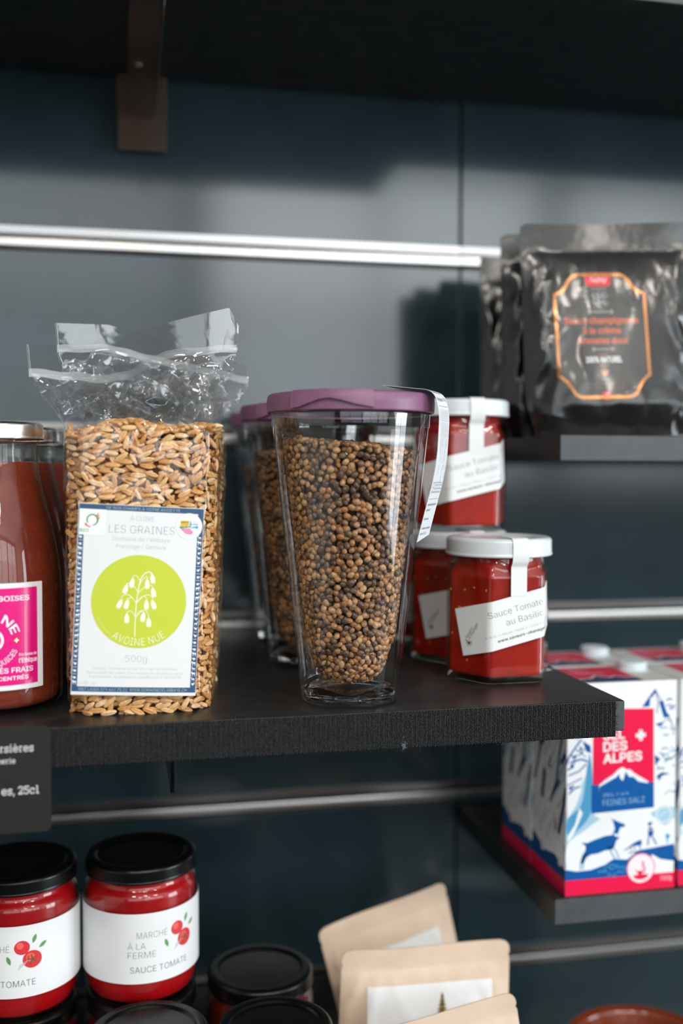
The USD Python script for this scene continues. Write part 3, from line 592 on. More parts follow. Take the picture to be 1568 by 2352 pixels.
def make_cup(label, loc, rz):
    t = thing('seed_cup', label, 'cup', loc, rz, group='clear cups of hemp seed', scale=CUP_S)
    # outer wall with the rolled foot and its thick clear bottom
    prof = [(0, .0022), (.0200, .0022), (.0262, .0008), (.0290, .0002)] + fillet([(.0290, .0002), (.0318, .0006), (CUP_Z(.012), .0120), (CUP_Z(.182), .1825)], [.0022, .001], 6)
    part(t, 'outer_wall', lathe(prof, 120), 'cup_wall', smooth=40)
    part(t, 'base_plug', lathe([(0, .0032), (.0185, .0032), (.0255, .0018), (.0292, .0030), (.0300, .0070), (.0250, .0100), (.0120, .0092), (0, .0090)], 96), 'clear_acrylic', smooth=50, label='thick clear bottom')
    part(t, 'base_rib', lathe([(.0075, .0023), (.0080, .0052), (.0048, .0060), (0, .0060)], 48), 'cup_wall', smooth=30)
    inner = [(0, .0118)] + fillet([(.006, .0119), (.0225, .0150), (IN_Z(.040), .0400), (IN_Z(.176), .1740), (.0498, .1800), (.0508, .1826)], [.010, .012, .002, .002], 7)
    part(t, 'inner_wall', lathe(inner, 120), 'cup_inner', smooth=40)
    part(t, 'rim', lathe(fillet([(.0509, .1745), (.0514, .1745), (.0517, .1826), (.0500, .1832), (.0499, .1762), (.0509, .1745)], .0003, 3), 96), 'cup_wall', smooth=30)
    cup_lid(t)
    # embossed oval maker's mark on the left of the wall
    a = np.linspace(0, 2*PI, 60); oval = [(-1.22+.16*math.cos(q), .100+.028*math.sin(q)) for q in a]
    tubes = []
    for (p0, h0), (p1, h1) in zip(oval[:-1], oval[1:]):
        A = np.array([(CUP_Z(h0)+.0002)*math.sin(p0), -(CUP_Z(h0)+.0002)*math.cos(p0), h0]); B = np.array([(CUP_Z(h1)+.0002)*math.sin(p1), -(CUP_Z(h1)+.0002)*math.cos(p1), h1])
        tubes.append(trimesh.creation.cylinder(.0004, segment=(A, B), sections=6))
    part(t, 'embossed_oval', cat(tubes), 'cup_wall', smooth=40)
    return t
def make_seeds(label, loc, rz, top, seed, slope):
    g = thing('hemp_seeds', label, 'seeds', loc, rz, kind='stuff', scale=CUP_S); r = np.random.default_rng(seed); Ps, Ns = [], []
    def R(h): return np.interp(h, [.0125, .0135, .0155, .019, .024, .030, .040, .174], [.006, .0135, .0185, .0218, .0243, .0257, IN_Z(.040), IN_Z(.176)])
    for lay, inset in ((0, .0021), (1, .0046)):
        Lm = 2*PI*R(.09); ktop = lambda s_, h_: h_ + .0140 < top + slope*math.sin(s_/Lm*2*PI)*R(top) + .0012*math.sin(s_/Lm*2*PI*5+seed)
        K = pack(Lm, top-.0140+.012, 26000, .00345 if not lay else .0038, None, (0,), lambda r_, n_: np.zeros(n_), seed*7+lay, lambda s_, h_: ktop(s_, h_) and r.random() < max(.15, float(R(h_+.014))/float(R(.09)))**1.0)
        a = K[:, 0]/Lm*2*PI; hh = K[:, 1]+.0140; rq = R(hh)-inset+r.normal(0, .0002, len(K))
        Ps.append(np.c_[rq*np.sin(a), -rq*np.cos(a), hh]); Ns.append(np.c_[np.sin(a), -np.cos(a), np.where(hh < .026, -1.0, 0)])
    for rr in np.arange(.002, R(top)-.002, .0031):
        m = max(4, int(2*PI*rr/.0034)); a = r.uniform(0, 2*PI)+(np.arange(m)+r.uniform(-.3, .3, m))*2*PI/m
        Ps.append(np.c_[rr*np.sin(a), -rr*np.cos(a), top + slope*np.sin(a)*rr + .0022*np.cos(rr/R(top)*PI/2) + r.normal(0, .0006, m)]); Ns.append(np.tile([0, 0, 1.0], (m, 1)))
    for h in (.0150,):
        for rr in np.arange(.002, .016, .0031):
            m = max(3, int(2*PI*rr/.0034)); a = r.uniform(0, 6)+np.arange(m)*2*PI/m
            Ps.append(np.c_[rr*np.sin(a), -rr*np.cos(a), np.full(m, .0142)]); Ns.append(np.tile([0, 0, -1.0], (m, 1)))
    P, Nn = np.vstack(Ps), np.vstack(Ns); Nn = Nn/np.linalg.norm(Nn, axis=1, keepdims=True) + r.normal(0, .34, P.shape); Nn /= np.linalg.norm(Nn, axis=1, keepdims=True)
    tv = np.cross(Nn, r.normal(0, 1, P.shape)); scatter(g, 'seed', HEMP, P, quats(tv, Nn), r.uniform(.82, 1.12, (len(P), 1))*np.ones((1, 3)))
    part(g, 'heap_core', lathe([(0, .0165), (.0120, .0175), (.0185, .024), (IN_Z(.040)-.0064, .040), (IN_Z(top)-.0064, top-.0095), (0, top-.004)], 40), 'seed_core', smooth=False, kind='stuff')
    return g
cup = make_cup('double-walled clear cup with mauve lid at front, under the paper tag', (.1425, .6405, Z_MAIN), -TH)
make_seeds('brown hemp seeds filling the front cup with the paper tag', (.1425, .6405, Z_MAIN), 0, .1620, 1, -.10)
cup2 = dup(cup, 'clear cup with mauve lid standing directly behind the tagged cup', (.1405, .7690, Z_MAIN), -.25, scale=CUP_S)
make_seeds('hemp seeds in the second cup of the row, behind the tagged cup', (.1405, .7690, Z_MAIN), 0, .1600, 2, .03)
cup3 = dup(cup, 'clear cup with mauve lid, rearmost of the row against the wall', (.1440, .8775, Z_MAIN), -.3, scale=CUP_S)
make_seeds('hemp seeds in the rearmost cup against the wall', (.1440, .8775, Z_MAIN), 0, .1500, 4, .02)

# paper tag stuck over the lid of the front cup, hanging down on its right
tg = thing('paper_tag', 'long white printed paper tag bent over the lid of the front cup', 'tag', (.1425, .6405, Z_MAIN))
az = math.radians(57.5); er, et = np.array([math.sin(az), -math.cos(az), 0]), np.array([math.cos(az), math.sin(az), 0])
path = np.array(fillet([(.0250, .1958), (.0405, .1940), (.0570, .1922), (.0605, .1790), (.0590, .1470), (.0468, .1010)], [.02, .012, .012, .04], 14))
# (radial, height) along the tag
sl = np.r_[0, np.cumsum(np.linalg.norm(np.diff(path, axis=0), axis=1))]; TL_ = sl[-1]
def tag_surf(u, v, d):
    s = np.clip(TL_-v, 0, TL_); r_, z_ = np.interp(s, sl, path[:, 0]), np.interp(s, sl, path[:, 1])
    e = 1e-4; dr, dz = np.interp(np.clip(s+e, 0, TL_), sl, path[:, 0])-np.interp(np.clip(s-e, 0, TL_), sl, path[:, 0]), np.interp(np.clip(s+e, 0, TL_), sl, path[:, 1])-np.interp(np.clip(s-e, 0, TL_), sl, path[:, 1])
    q = np.hypot(dr, dz); nr, nz_ = -dz/q, dr/q
    return np.outer(r_+nr*d, er) + np.outer(u, et) + np.outer(z_+nz_*d, [0, 0, 1.0])
TWD = .0235
tsheet = part(tg, 'paper_strip', sheet(Polygon([(-TWD/2, 0), (TWD/2, .0035), (TWD/2, TL_), (-TWD/2, TL_)]), tag_surf, .00018, .0022), 'paper_grey')
p = Print(); ink = '#4a4d52'; tw = TWD*1000; H = TL_*1000
def line(y, s, w, h, x=-9.8, col=ink, **k): p.add(put(fit(s, w, h, **k), x, y), col, 1)
yb = H-36
line(yb-1, 'biologiques', 12.5, 2.3, bold=False); p.add(put(fit('250 g', 6.0, 2.0), 4.2, yb-.5), ink, 1); line(yb+4.2, 'Graines de chanvre', 18, 2.3)
p.add(sbox(-9.5, yb-4.4, 10.2, yb-4.1), '#6a6d72', 1)
for i in range(10):
    x = -9.2+i*2.05; ln = [10, 26, 40, 22, 33, 18, 44, 36, 24, 42][i]
    p.add(put(fit('Valeurs nutritives moyennes pour 100 g lipides'[:max(6, ln)], ln*1.0, 1.05), x, yb-6, rot=-90), '#7d8086', 1)
    p.add(put(fit('%d,%d g' % (3+i*4, i), 7, 1.2), x, yb-50, rot=-90), '#6d7076', 1); p.add(sbox(x-.55, yb-58, x-.48, yb-6), '#d9dce0', 1)
y2 = yb-61; p.add(sbox(-9.5, y2, 10.2, y2+.3), '#8a8d92', 1)
for dy, s, w in ((4, 'Ingrédients: ingrédient 1', 19), (7.4, 'ingrédient 2', 9), (13, 'Origine: Suisse', 10), (19, 'À consommer de préférence', 19), (22.4, 'avant le: 01.12.22', 13), (31, 'Lot 01', 6), (34, 'Poids net 250 g', 10), (37, 'CH 1200', 8)):
    if y2-dy > 4: line(y2-dy, s, w, 1.5)
p.items = [(affinity.scale(g, .001, .001, origin=(0, 0)), c_, k) for g, c_, k in p.items]
p.build(tsheet, 'print', tag_surf, edge=.003, base=.00022)

# ================================================================== HEXAGONAL JARS
HR, HH = .0385, .0985
def hexa(r, corner, n=8):
    """outline of a rounded hexagon, counter-clockwise, first point in the middle of the face that starts at the vertex -90 degrees"""
    g = Polygon([(r*math.cos(a), r*math.sin(a)) for a in np.arange(6)*PI/3-PI/2]).buffer(-corner).buffer(corner, quad_segs=n).exterior
    return g
def hexring(r, corner, k=96):
    g = hexa(r, corner); s0 = g.project(Point(0, -r)); L = g.length; sg = 1 if g.is_ccw else -1
    return np.array([g.interpolate((s0+sg*q*L) % L).coords[0] for q in np.linspace(0, 1, k, endpoint=False)])
HEXG = hexa(HR, .0042); HL = HEXG.length; HS0 = HEXG.project(Point(0, -HR)); HSG = 1 if HEXG.is_ccw else -1
_q = np.linspace(-.5, .5, 1201); _hp = np.array([HEXG.interpolate((HS0+HSG*q*HL) % HL).coords[0] for q in _q])
def hex_surf(u, v, d):
    q = u/HL; x, y = np.interp(q, _q, _hp[:, 0]), np.interp(q, _q, _hp[:, 1]); e = 8e-4
    tx, ty_ = np.interp(q+e, _q, _hp[:, 0])-np.interp(q-e, _q, _hp[:, 0]), np.interp(q+e, _q, _hp[:, 1])-np.interp(q-e, _q, _hp[:, 1]); l = np.hypot(tx, ty_)
    return np.stack([x+ty_/l*d, y-tx/l*d, v], 1)
def make_hexjar(label, loc, rz):
    t = thing('sauce_jar', label, 'jar', loc, rz, group='hexagonal jars of tomato basil sauce')
    K = 96; ring = hexring(HR, .0042, K); ang = np.arctan2(ring[:, 1], ring[:, 0]); circ = lambda r: np.c_[r*np.cos(ang), r*np.sin(ang)]
    def lay(seq): return np.stack([np.c_[p_, np.full(K, z)] for p_, z in seq])
    gl = lay([(ring*.86, .0004), (ring*.955, .0008), (ring*.992, .0028), (ring, .0052), (ring, .0715), (ring*.99, .0742), (ring*.93, .0775), (ring*.5+circ(.0320)*.5, .0800), (circ(.0318), .0822), (circ(.0316), .0880)])
    part(t, 'glass', loft(gl), 'jar_glass', smooth=38)
    k2 = 1-.0021/HR
    sc = lay([(ring*.80, .0046), (ring*(k2-.03), .0050), (ring*k2, .0075), (ring*k2, .0715), (ring*(k2-.012), .0738), (ring*.88, .0768), (ring*.45+circ(.0305)*.5, .0795), (circ(.0298), .0822), (circ(.0296), .0868)])
    part(t, 'sauce', loft(sc), 'tomato_basil', smooth=38, label='red tomato sauce behind the glass')
    r = np.random.default_rng(5); sd = []
    for i in range(26):
        u, v = r.uniform(-HL/2, HL/2), r.uniform(.012, .066); P = hex_surf(np.array([u]), np.array([v]), np.array([-.0020]))[0]
        s_ = trimesh.creation.icosphere(1, 1); s_.apply_scale((.0006, .0006, .0011)); s_.apply_transform(trimesh.transformations.rotation_matrix(r.uniform(0, 3), r.normal(0, 1, 3))); s_.apply_translation(P); sd.append(s_)
    part(t, 'tomato_seeds', cat(sd), 'tomato_seed', kind='stuff')
    part(t, 'lid', lathe([(0, .0972)] + fillet([(.0240, .0972), (.0262, .0984), (.0345, .0984), (.0366, .0968), (.0367, .0880), (.0372, .0868), (.0366, .0856), (.0335, .0856), (.0330, .0880), (0, .0880)], [.0012, .0012, .0018, .0018, .0008, .0006, .0006, .0004, .0004], 5), 96), 'white_lid', smooth=35)
    # T-shaped paper seal: strip over the lid and tilted label round two faces
    a = math.radians(13.5); lp = affinity.translate(affinity.rotate(sbox(0, 0, .0840, .0325), 13.5, origin=(0, 0)), -.0222, .0175)
    strip = sbox(.0142, .040, .0257, .0800).difference(lp.buffer(-.0015))
    lab = part(t, 'paper_label', sheet(lp.intersection(sbox(-.2, 0, .2, .0775)), lambda u, v, d: hex_surf(u, v, d+.0003), .00022, .0016), 'paper')
    us = .01995; ue = hex_surf(np.array([us]), np.array([.05]), np.array([0.0]))[0]; fa = math.atan2(ue[0], -ue[1])
    pth = np.array(fillet([(.0145, .0990), (.0352, .0990), (.0374, .0960), (.0374, .0862), (.0352, .0800), (.0350, .0600)], [.002, .004, .004, .01], 8))
    nrm_ = math.radians(30); er2, et2 = np.array([math.sin(nrm_), -math.cos(nrm_), 0]), np.array([math.cos(nrm_), math.sin(nrm_), 0]); off = float(ue @ et2); face = HR*math.cos(PI/6)+.0007
    pth[:, 0] = np.where(pth[:, 1] < .081, np.minimum(pth[:, 0], face), pth[:, 0]); pth[-1, 0] = face
    ps = np.r_[0, np.cumsum(np.linalg.norm(np.diff(pth, axis=0), axis=1))]
    def strip_surf(u, v, d):
        s = np.clip(v, 0, ps[-1]); r_, z_ = np.interp(s, ps, pth[:, 0]), np.interp(s, ps, pth[:, 1]); e = 1e-4
        dr, dz = np.interp(s+e, ps, pth[:, 0])-np.interp(s-e, ps, pth[:, 0]), np.interp(s+e, ps, pth[:, 1])-np.interp(s-e, ps, pth[:, 1]); q = np.hypot(dr, dz)+1e-12
        return np.outer(r_-dz/q*d, er2) + np.outer(u+off, et2) + np.outer(z_+dr/q*d, [0, 0, 1.0])
    part(t, 'seal_strip', sheet(sbox(-.0057, 0, .0057, ps[-1]), strip_surf, .00018, .0022), 'paper', label='white paper strip running from the lid down to the label')
    p = Print(); dk = '#3c4048'
    p.add(put(fit('Sauce Tomate', 39.5, 4.3, wt=-.028), 27.2, 21.6), dk, 1).add(put(fit('au Basilic', 27.5, 4.3, wt=-.028), 38.2, 14.2), dk, 1)
    p.add(put(fit('A. et M-J. Meylan, l\'Epine 3 – 1436 Treycovagnes', 55, 1.55, wt=-.02), 21.8, 8.6), '#8d9196', 1).add(put(fit('www.saveurs-okanagan.ch', 41, 1.9, bold=True), 29.4, 4.6), '#40454c', 1)
    p.add(put(fit('Saveurs', 9.2, 2.0), 6.0, 11.0, rot=44), '#55585e', 1).add(put(fit('d\'Okanagan', 13.0, 2.1), 8.6, 10.4, rot=44), '#55585e', 1)
    for q in range(7): p.add(stroke([(7.2, 8.0), (7.2+2.6*math.cos(q*.9+.3), 8.0+2.2*math.sin(q*.9+.3))], .45), '#55585e', 1)
    p.add(Point(7.2, 8.0).buffer(.9), '#4a4d53', 1); p.add(stroke([(4.4, 10.6), (5.6, 9.6), (7.2, 8.0)], .5), '#4a4d53', 1)
    p.items = [(affinity.translate(affinity.rotate(affinity.scale(g, .001, .001, origin=(0, 0)), 13.5, origin=(0, 0)), -.0222, .0175), c_, k) for g, c_, k in p.items]
    p.build(lab, 'print', lambda u, v, d: hex_surf(u, v, d+.0003), edge=.003, base=.00026)
    return t
HRZ = math.radians(-28.4)
jar = make_hexjar('hexagonal tomato basil jar nearest the right end of the middle shelf', (.2605, .6920, Z_MAIN), HRZ)
dup(jar, 'hexagonal tomato basil jar half hidden behind the nearest jar, carrying the stacked one', (.2555, .7665, Z_MAIN), HRZ+math.radians(2))
dup(jar, 'hexagonal tomato basil jar stacked on top of another jar', (.2560, .7650, Z_MAIN+HH), HRZ+math.radians(-1))
dup(jar, 'hexagonal tomato basil jar at the back, barely seen between the cup and the other jars', (.2640, .8460, Z_MAIN), HRZ)
sp = thing('paper_slip', 'small white paper slip lying under the nearest hexagonal jar', 'paper', (.2820, .6950, Z_MAIN))
part(sp, 'sheet', sheet(Polygon([(-.018, -.018), (.0245, .0075), (.013, .018), (-.02, .004)]), flat((0, 0, .00015), (1, 0, 0), (0, 1, 0)), .00012, .02), 'paper', smooth=False)

# ================================================================== JUICE BOTTLES
def make_bottle(label, loc, rz, with_label=True):
    t = thing('juice_bottle', label, 'bottle', loc, rz, group='bottles of raspberry juice')
    prof = fillet([(.0300, .0015), (.0345, .0004), (.0396, .0040), (.0400, .0100), (.0399, .0780), (.0365, .1020), (.0292, .1310), (.0258, .1500), (.0256, .1600), (.0274, .1606), (.0274, .1624), (.0256, .1632), (.0256, .1690)], [.003, .004, .003, .02, .03, .02, .006, .0006, .0006, .0006, .0006], 7)
    part(t, 'glass', lathe([(0, .0030), (.024, .0030)] + prof, 110), 'bottle_glass', smooth=40)
    jp = fillet([(.0300, .0045), (.0345, .0034), (.0374, .0070), (.0380, .0110), (.0379, .0778), (.0345, .1016), (.0273, .1306), (.0236, .1488)], [.003, .004, .003, .02, .03, .02], 7)
    part(t, 'juice', lathe([(0, .0045)] + jp + [(.0220, .1490), (0, .1488)], 90), 'juice', smooth=40, label='cloudy red-brown raspberry juice')
    part(t, 'cap', lathe([(0, .1722)] + fillet([(.0235, .1722), (.0250, .1728), (.0275, .1728), (.0295, .1712), (.0296, .1640), (.0299, .1628), (.0292, .1622), (.0280, .1626), (0, .1660)], [.001, .001, .0026, .0026, .0008, .0005, .0005, .0005], 6), 90), 'silver_lid', smooth=35)
    if with_label:
        sf = cyl(.0400); mmm = .001
        lab = part(t, 'paper_label', sheet(rrect(-.0300, .0160, .0300, .0785, .0006), lambda u, v, d: sf(u, v, d+.0003), .0001, .003), 'paper', label='white-bordered magenta label')
        p = Print(); mg = '#e8077f'; wh = '#fbf3f7'
        p.add(sbox(-27.2, 21.8, 27.2, 78.6), mg, 1); c0 = (0.0, 48.6)
        p.add(put(fit('AUX FRAMBOISES', 44, 2.9, bold=True), 0, 71.2, 'c'), wh, 2)
        p.add(arc(fit('NE', 9.6, 5.0, bold=True), *c0, 11.6, a0=.89), wh, 2).add(arc(fit('JUICES', 13.5, 3.1, wt=.01), *c0, 16.0, a0=.72, below=True), wh, 2)
        p.add(unary_union([Point(*c0).buffer(6.9).difference(Point(*c0).buffer(5.4))]), wh, 2).add(put(fit('O', 5, 5), c0[0], c0[1]-2.5, 'c'), wh, 2)
        p.add(affinity.translate(rrect(-1.9, -1.9, 1.9, 1.9, .2), 14.0, 48.0), '#e8202a', 2).add(affinity.translate(unary_union([sbox(-1.3, -.42, 1.3, .42), sbox(-.42, -1.3, .42, 1.3)]), 14.0, 48.0), '#ffffff', 3)
        p.add(put(fit('Prix Suisse de', 11.0, 1.6, bold=True), 15.4, 38.6), wh, 2).add(put(fit('l\'Ethique', 11.4, 2.8, bold=True), 15.3, 34.6), wh, 2)
        p.add(put(fit('JUS PRESSÉS FRAIS', 44, 2.9, bold=True), 2.0, 29.2, 'c'), wh, 2).add(put(fit('SANS CONCENTRÉS', 38, 2.2, bold=True), 2.0, 24.9, 'c'), wh, 2)
        p.items = [(affinity.translate(affinity.scale(g, mmm, mmm, origin=(0, 0)), -.001, -.003), c_, k) for g, c_, k in p.items]
        p.build(lab, 'print', lambda u, v, d: sf(u, v, d+.0003), edge=.003, base=.00014, m='gloss_print')
    return t
bot = make_bottle('foremost juice bottle with silver cap and magenta label at the left', (-.0742, .6680, Z_MAIN), TH*.35)
dup(bot, 'juice bottle second in the row, behind the foremost bottle', (-.0700, .7560, Z_MAIN), .0)
dup(bot, 'juice bottle third in the row, farthest back at the left edge', (-.0640, .8450, Z_MAIN), .0)

# price card hanging from the shelf front
pc = thing('price_card', 'black price card with rounded corners and white serif lettering at the lower left', 'price card', (-.0375, .5930, Z_MAIN))
part(pc, 'card', trimesh.Trimesh(*(lambda m: (np.c_[m.vertices[:, 0], .0012-m.vertices[:, 2], m.vertices[:, 1]], m.faces))(trimesh.creation.extrude_polygon(rrect(-.1350, -.0560, 0, .0028, .0032), .0012, engine='earcut')), process=False), 'card_black', smooth=False)
def slab(text, h):
    """slab-serif lettering: bold strokes with square feet"""
    out, x = [], 0.0
    for ch in text:
        if ch == ' ': x += .32; continue
        g = T(ch, 1.0, bold=True, wt=-.026); g = affinity.scale(g, .90, 1, origin=(0, 0)); b = g.bounds; w = b[2]-b[0]; xh = .745; s = .085
        if ch in 'rin':
            g = unary_union([g, sbox(b[0]-.07, 0, b[0]+.25, s), sbox(b[0]-.09, xh-s, b[0]+.1, xh)])
        if ch in 'l': g = unary_union([g, sbox(b[0]-.10, 0, b[0]+.30, s), sbox(b[0]-.10, b[3]-s, b[0]+.1, b[3])])
        if ch in 's': g = unary_union([g, sbox(b[2]-.12, xh-.28, b[2]-.01, xh), sbox(b[0]+.01, 0, b[0]+.11, .27)])
        if ch in 'c': g = unary_union([g, Point(b[2]-.07, xh-.2).buffer(.11)])
        if ch in '2': g = unary_union([g, sbox(b[2]-.10, 0, b[2], .28)])
        if ch in '5': g = unary_union([g, sbox(b[2]-.10, .8, b[2], 1.04)])
        g = affinity.translate(g, x-g.bounds[0], 0); x = g.bounds[2]+.105; out.append(g)
    return affinity.scale(unary_union(out), h, h, origin=(0, 0))
p = Print()
for s, xr, y, h in (('rsières', -9.2, -10.7, 4.3), ('nerie', -18.8, -17.0, 3.1), ('es, 25cl', -6.3, -34.4, 4.5)):
    p.add(put(slab(s, h), xr, y, 'r'), '#e3e4e6', 1)
p.items = [(affinity.scale(g, .001, .001, origin=(0, 0)), c_, k) for g, c_, k in p.items]
p.build(pc, 'lettering', flat((0, 0, 0), (1, 0, 0), (0, 0, 1)), base=.00006)

# ================================================================== SALT CARTONS
SW, SD, SH = .0886, .0630, .1585
def salt_front():
    """artwork of the carton front, drawn in millimetres from its lower left corner"""
    def q(*pts):
        out = []
        for x, y in pts:
            xl, xr = 637-(y-1060)*.0150, 1425-(y-640)*.0167; out.append(((x-xl)*88.6/(xr-xl), (2190-(x-620)*.064-y)*.1057))
        return out
    P_ = lambda *pts: Polygon(q(*pts)).buffer(0); S_ = lambda *pts: spline(q(*pts), 6); red, blue, mid, lt, wh = '#f0124a', '#0059a3', '#4f9fca', '#a9cfe4', '#f1f4f6'
    p = Print()
    p.add(S_((640, 1580), (760, 1350), (800, 1200), (820, 1600), (960, 1640), (860, 1740), (720, 1800), (640, 1880)), lt, 1)
    p.add(S_((640, 1640), (740, 1520), (790, 1180), (815, 1380), (800, 1600), (700, 1730), (640, 1760)), mid, 2)
    p.add(S_((1250, 1590), (1400, 1560), (1400, 1700), (1330, 1690), (1240, 1620)), lt, 1)
    # left mountain
    p.add(P_((735, 1075), (700, 1120), (650, 1190), (630, 1300), (640, 1500), (640, 1640), (700, 1540), (735, 1440), (745, 1330), (785, 1240), (790, 1180), (760, 1120)), wh, 3)
    p.add(P_((745, 1085), (800, 1120), (805, 1170), (770, 1160)), blue, 4)
    r = np.random.default_rng(4)
    for pts in (((735, 1078), (690, 1140), (650, 1200), (632, 1260)), ((700, 1150), (745, 1170), (715, 1190)), ((660, 1240), (735, 1215), (780, 1230)), ((690, 1240), (650, 1290)), ((650, 1330), (720, 1300), (770, 1250)), ((640, 1400), (700, 1370), (740, 1350)), ((650, 1460), (690, 1420), (725, 1410)), ((760, 1140), (735, 1170), (765, 1200)), ((640, 1290), (680, 1270)), ((665, 1180), (690, 1230))):
        p.add(stroke(q(*pts), r.uniform(.5, 1.3)), blue, 5)
    for pts in (((675, 1195), (705, 1180), (700, 1215)), ((655, 1255), (690, 1245), (670, 1280)), ((645, 1415), (690, 1395), (660, 1440)), ((730, 1120), (750, 1150), (720, 1150))): p.add(P_(*pts), blue, 5)
    # right mountain
    p.add(P_((1262, 712), (1220, 770), (1170, 840), (1250, 850), (1255, 1560), (1330, 1520), (1402, 1440), (1408, 1000), (1350, 900), (1310, 800)), wh, 3)
    p.add(P_((1230, 755), (1172, 838), (1222, 835)), blue, 4); p.add(P_((1262, 712), (1225, 765), (1240, 770), (1265, 730)), blue, 4)
    p.add(P_((1290, 800), (1320, 790), (1345, 870), (1372, 905), (1325, 915)), blue, 4)
    for k in range(26):
        x, y = r.uniform(1262, 1395), r.uniform(780, 1500); l = r.uniform(25, 75); a = r.choice([-.5, .5, .3])+r.normal(0, .2)
        if x < 1262+(y-712)*.22 or True: p.add(stroke(q((x, y), (x+l*.5, y-l*a*.8), (min(x+l, 1402), y-l*a*.5)), r.uniform(.35, 1.1)), blue if k % 3 else mid, 5)
    for pts in (((1262, 960), (1330, 940), (1300, 980)), ((1258, 1180), (1300, 1210), (1262, 1260)), ((1275, 1330), (1330, 1300), (1290, 1370))): p.add(P_(*pts), blue, 5)
    for pts in (((1262, 712), (1222, 768), (1172, 838)), ((1262, 712), (1312, 800), (1352, 900), (1408, 1000)), ((1262, 720), (1285, 800), (1275, 880))): p.add(stroke(q(*pts), .75), blue, 5)
    # snow field, goat, herd, stamp
    p.add(S_((640, 1990), (640, 1820), (760, 1720), (840, 1660), (960, 1590), (1200, 1600), (1330, 1690), (1402, 1640), (1402, 1850), (1200, 1930), (960, 2010), (800, 2040)), wh, 3)
    p.add(P_((722, 1560), (745, 1600), (690, 1730), (640, 1810), (640, 1760), (690, 1680)), wh, 4)
    p.add(P_((620, 2000), (700, 2015), (800, 2005), (900, 1970), (960, 1930), (1060, 1935), (1140, 1870), (1260, 1850), (1400, 1825), (1398, 1950), (1300, 1935), (1240, 1900), (1150, 2070), (620, 2100)), blue, 5)
    p.add(P_((1245, 1930), (1330, 1960), (1396, 1965), (1396, 2050), (1240, 2060)), wh, 6)
    goat = unary_union([P_((735, 1808), (775, 1812), (830, 1788), (905, 1762), (952, 1756), (985, 1752), (1004, 1776), (980, 1802), (968, 1842), (950, 1862), (900, 1868), (850, 1888), (800, 1896), (770, 1915), (748, 1960), (728, 1958), (742, 1900), (764, 1862), (764, 1834)).buffer(.5).buffer(-.5),
        P_((952, 1758), (972, 1712), (962, 1668), (948, 1640), (978, 1652), (1002, 1664), (1044, 1680), (1042, 1698), (1012, 1702), (1002, 1728), (990, 1756)).buffer(.4).buffer(-.4)])
    p.add(goat, blue, 6)
    for pts, w in ((((745, 1900), (730, 1950), (728, 2000)), 1.0), (((770, 1895), (750, 1940), (745, 1995)), .9), (((930, 1840), (950, 1890), (975, 1930)), 1.0), (((950, 1835), (985, 1880), (1000, 1925)), .9)): p.add(stroke(q(*pts), w), mid, 6)
    p.add(P_((960, 1750), (975, 1745), (1000, 1762), (985, 1772)), wh, 7)
    p.add(S_((1032, 1872), (1070, 1845), (1110, 1815), (1160, 1795), (1162, 1830), (1150, 1835), (1100, 1840), (1060, 1862)), blue, 6)
    for a in ((1085, 1842), (1110, 1838), (1150, 1832)): p.add(stroke(q(a, (a[0]+4, a[1]+28)), .7), blue, 6)
    p.add(stroke(q((1070, 1888), (1130, 1878)), .8), blue, 6)
    p.add(unary_union([Point(*q((1222, 1680))[0]).buffer(1.5), stroke(q((1222, 1672), (1240, 1672)), .9), S_((1218, 1705), (1240, 1708), (1250, 1740), (1238, 1770), (1215, 1765), (1210, 1745)), stroke(q((1218, 1760), (1212, 1800), (1208, 1830)), 1.1), stroke(q((1236, 1765), (1256, 1800), (1270, 1825)), 1.1)]), blue, 6)
    p.add(stroke(q((1216, 1728), (1244, 1722)), .5), wh, 7)
    p.add(unary_union([Point(*q((1352, 1770))[0]).buffer(1.9), stroke(q((1352, 1770), (1350, 1815)), 1.2)]), mid, 6)
    for x, y in ((880, 2020), (960, 1975), (1000, 1990), (1010, 2025), (940, 2000)):
        p.add(stroke(q((x-30, y+5), (x-10, y-8), (x+10, y+3), (x+32, y-5)), .7), mid, 6)
    for x, y in ((920, 1990), (930, 2040), (965, 2045), (1045, 1995), (905, 2000)): p.add(Point(*q((x, y))[0]).buffer(1.3).difference(Point(*q((x, y))[0]).buffer(.8)), mid, 6)
    o = q((1325, 1610))[0]; p.add(Point(*o).buffer(7.0).difference(Point(*o).buffer(5.2)), '#d5e6ee', 6); p.add(stroke([(o[0]-3, o[1]-1.5), (o[0], o[1]+1), (o[0]+3.5, o[1]+2.5)], .9), '#d5e6ee', 6)
    p.add(sbox(0, 0, SW*1000, 11.6), red, 7)
    o = q((1158, 2000))[0]; p.add(Point(*o).buffer(11.6, quad_segs=24), red, 8).add(Point(*o).buffer(10.9, quad_segs=24), '#f7eef2', 9)
    d = lambda g: affinity.translate(g, *o)
    p.add(d(spline([(-6, -5.2), (0, -4.6), (6, -5.0), (4.4, -7.6), (0, -8.6), (-4.4, -7.6)], 6)), red, 10).add(d(spline([(-3.6, -2.2), (-1, -1.8), (1.6, -2.2), (.8, -4.4), (-1.2, -4.8)], 5)), red, 10).add(d(stroke([(1.6, 4.6), (2.0, 1.6), (3.1, -.6), (2.4, -3.0)], 1.5)), '#ee5a78', 10).add(d(stroke([(-4.6, -.4), (-3.6, -2.2)], .9)), '#f3a6b6', 10)
    p.add(put(fit('700g', 9.5, 3.4, wt=.01), 76.8, 5.6, rot=3), '#f6cdd8', 8)
    # red sign with the name
    p.add(Polygon(q((822, 858), (1252, 848), (1252, 1390), (815, 1420))), red, 7)
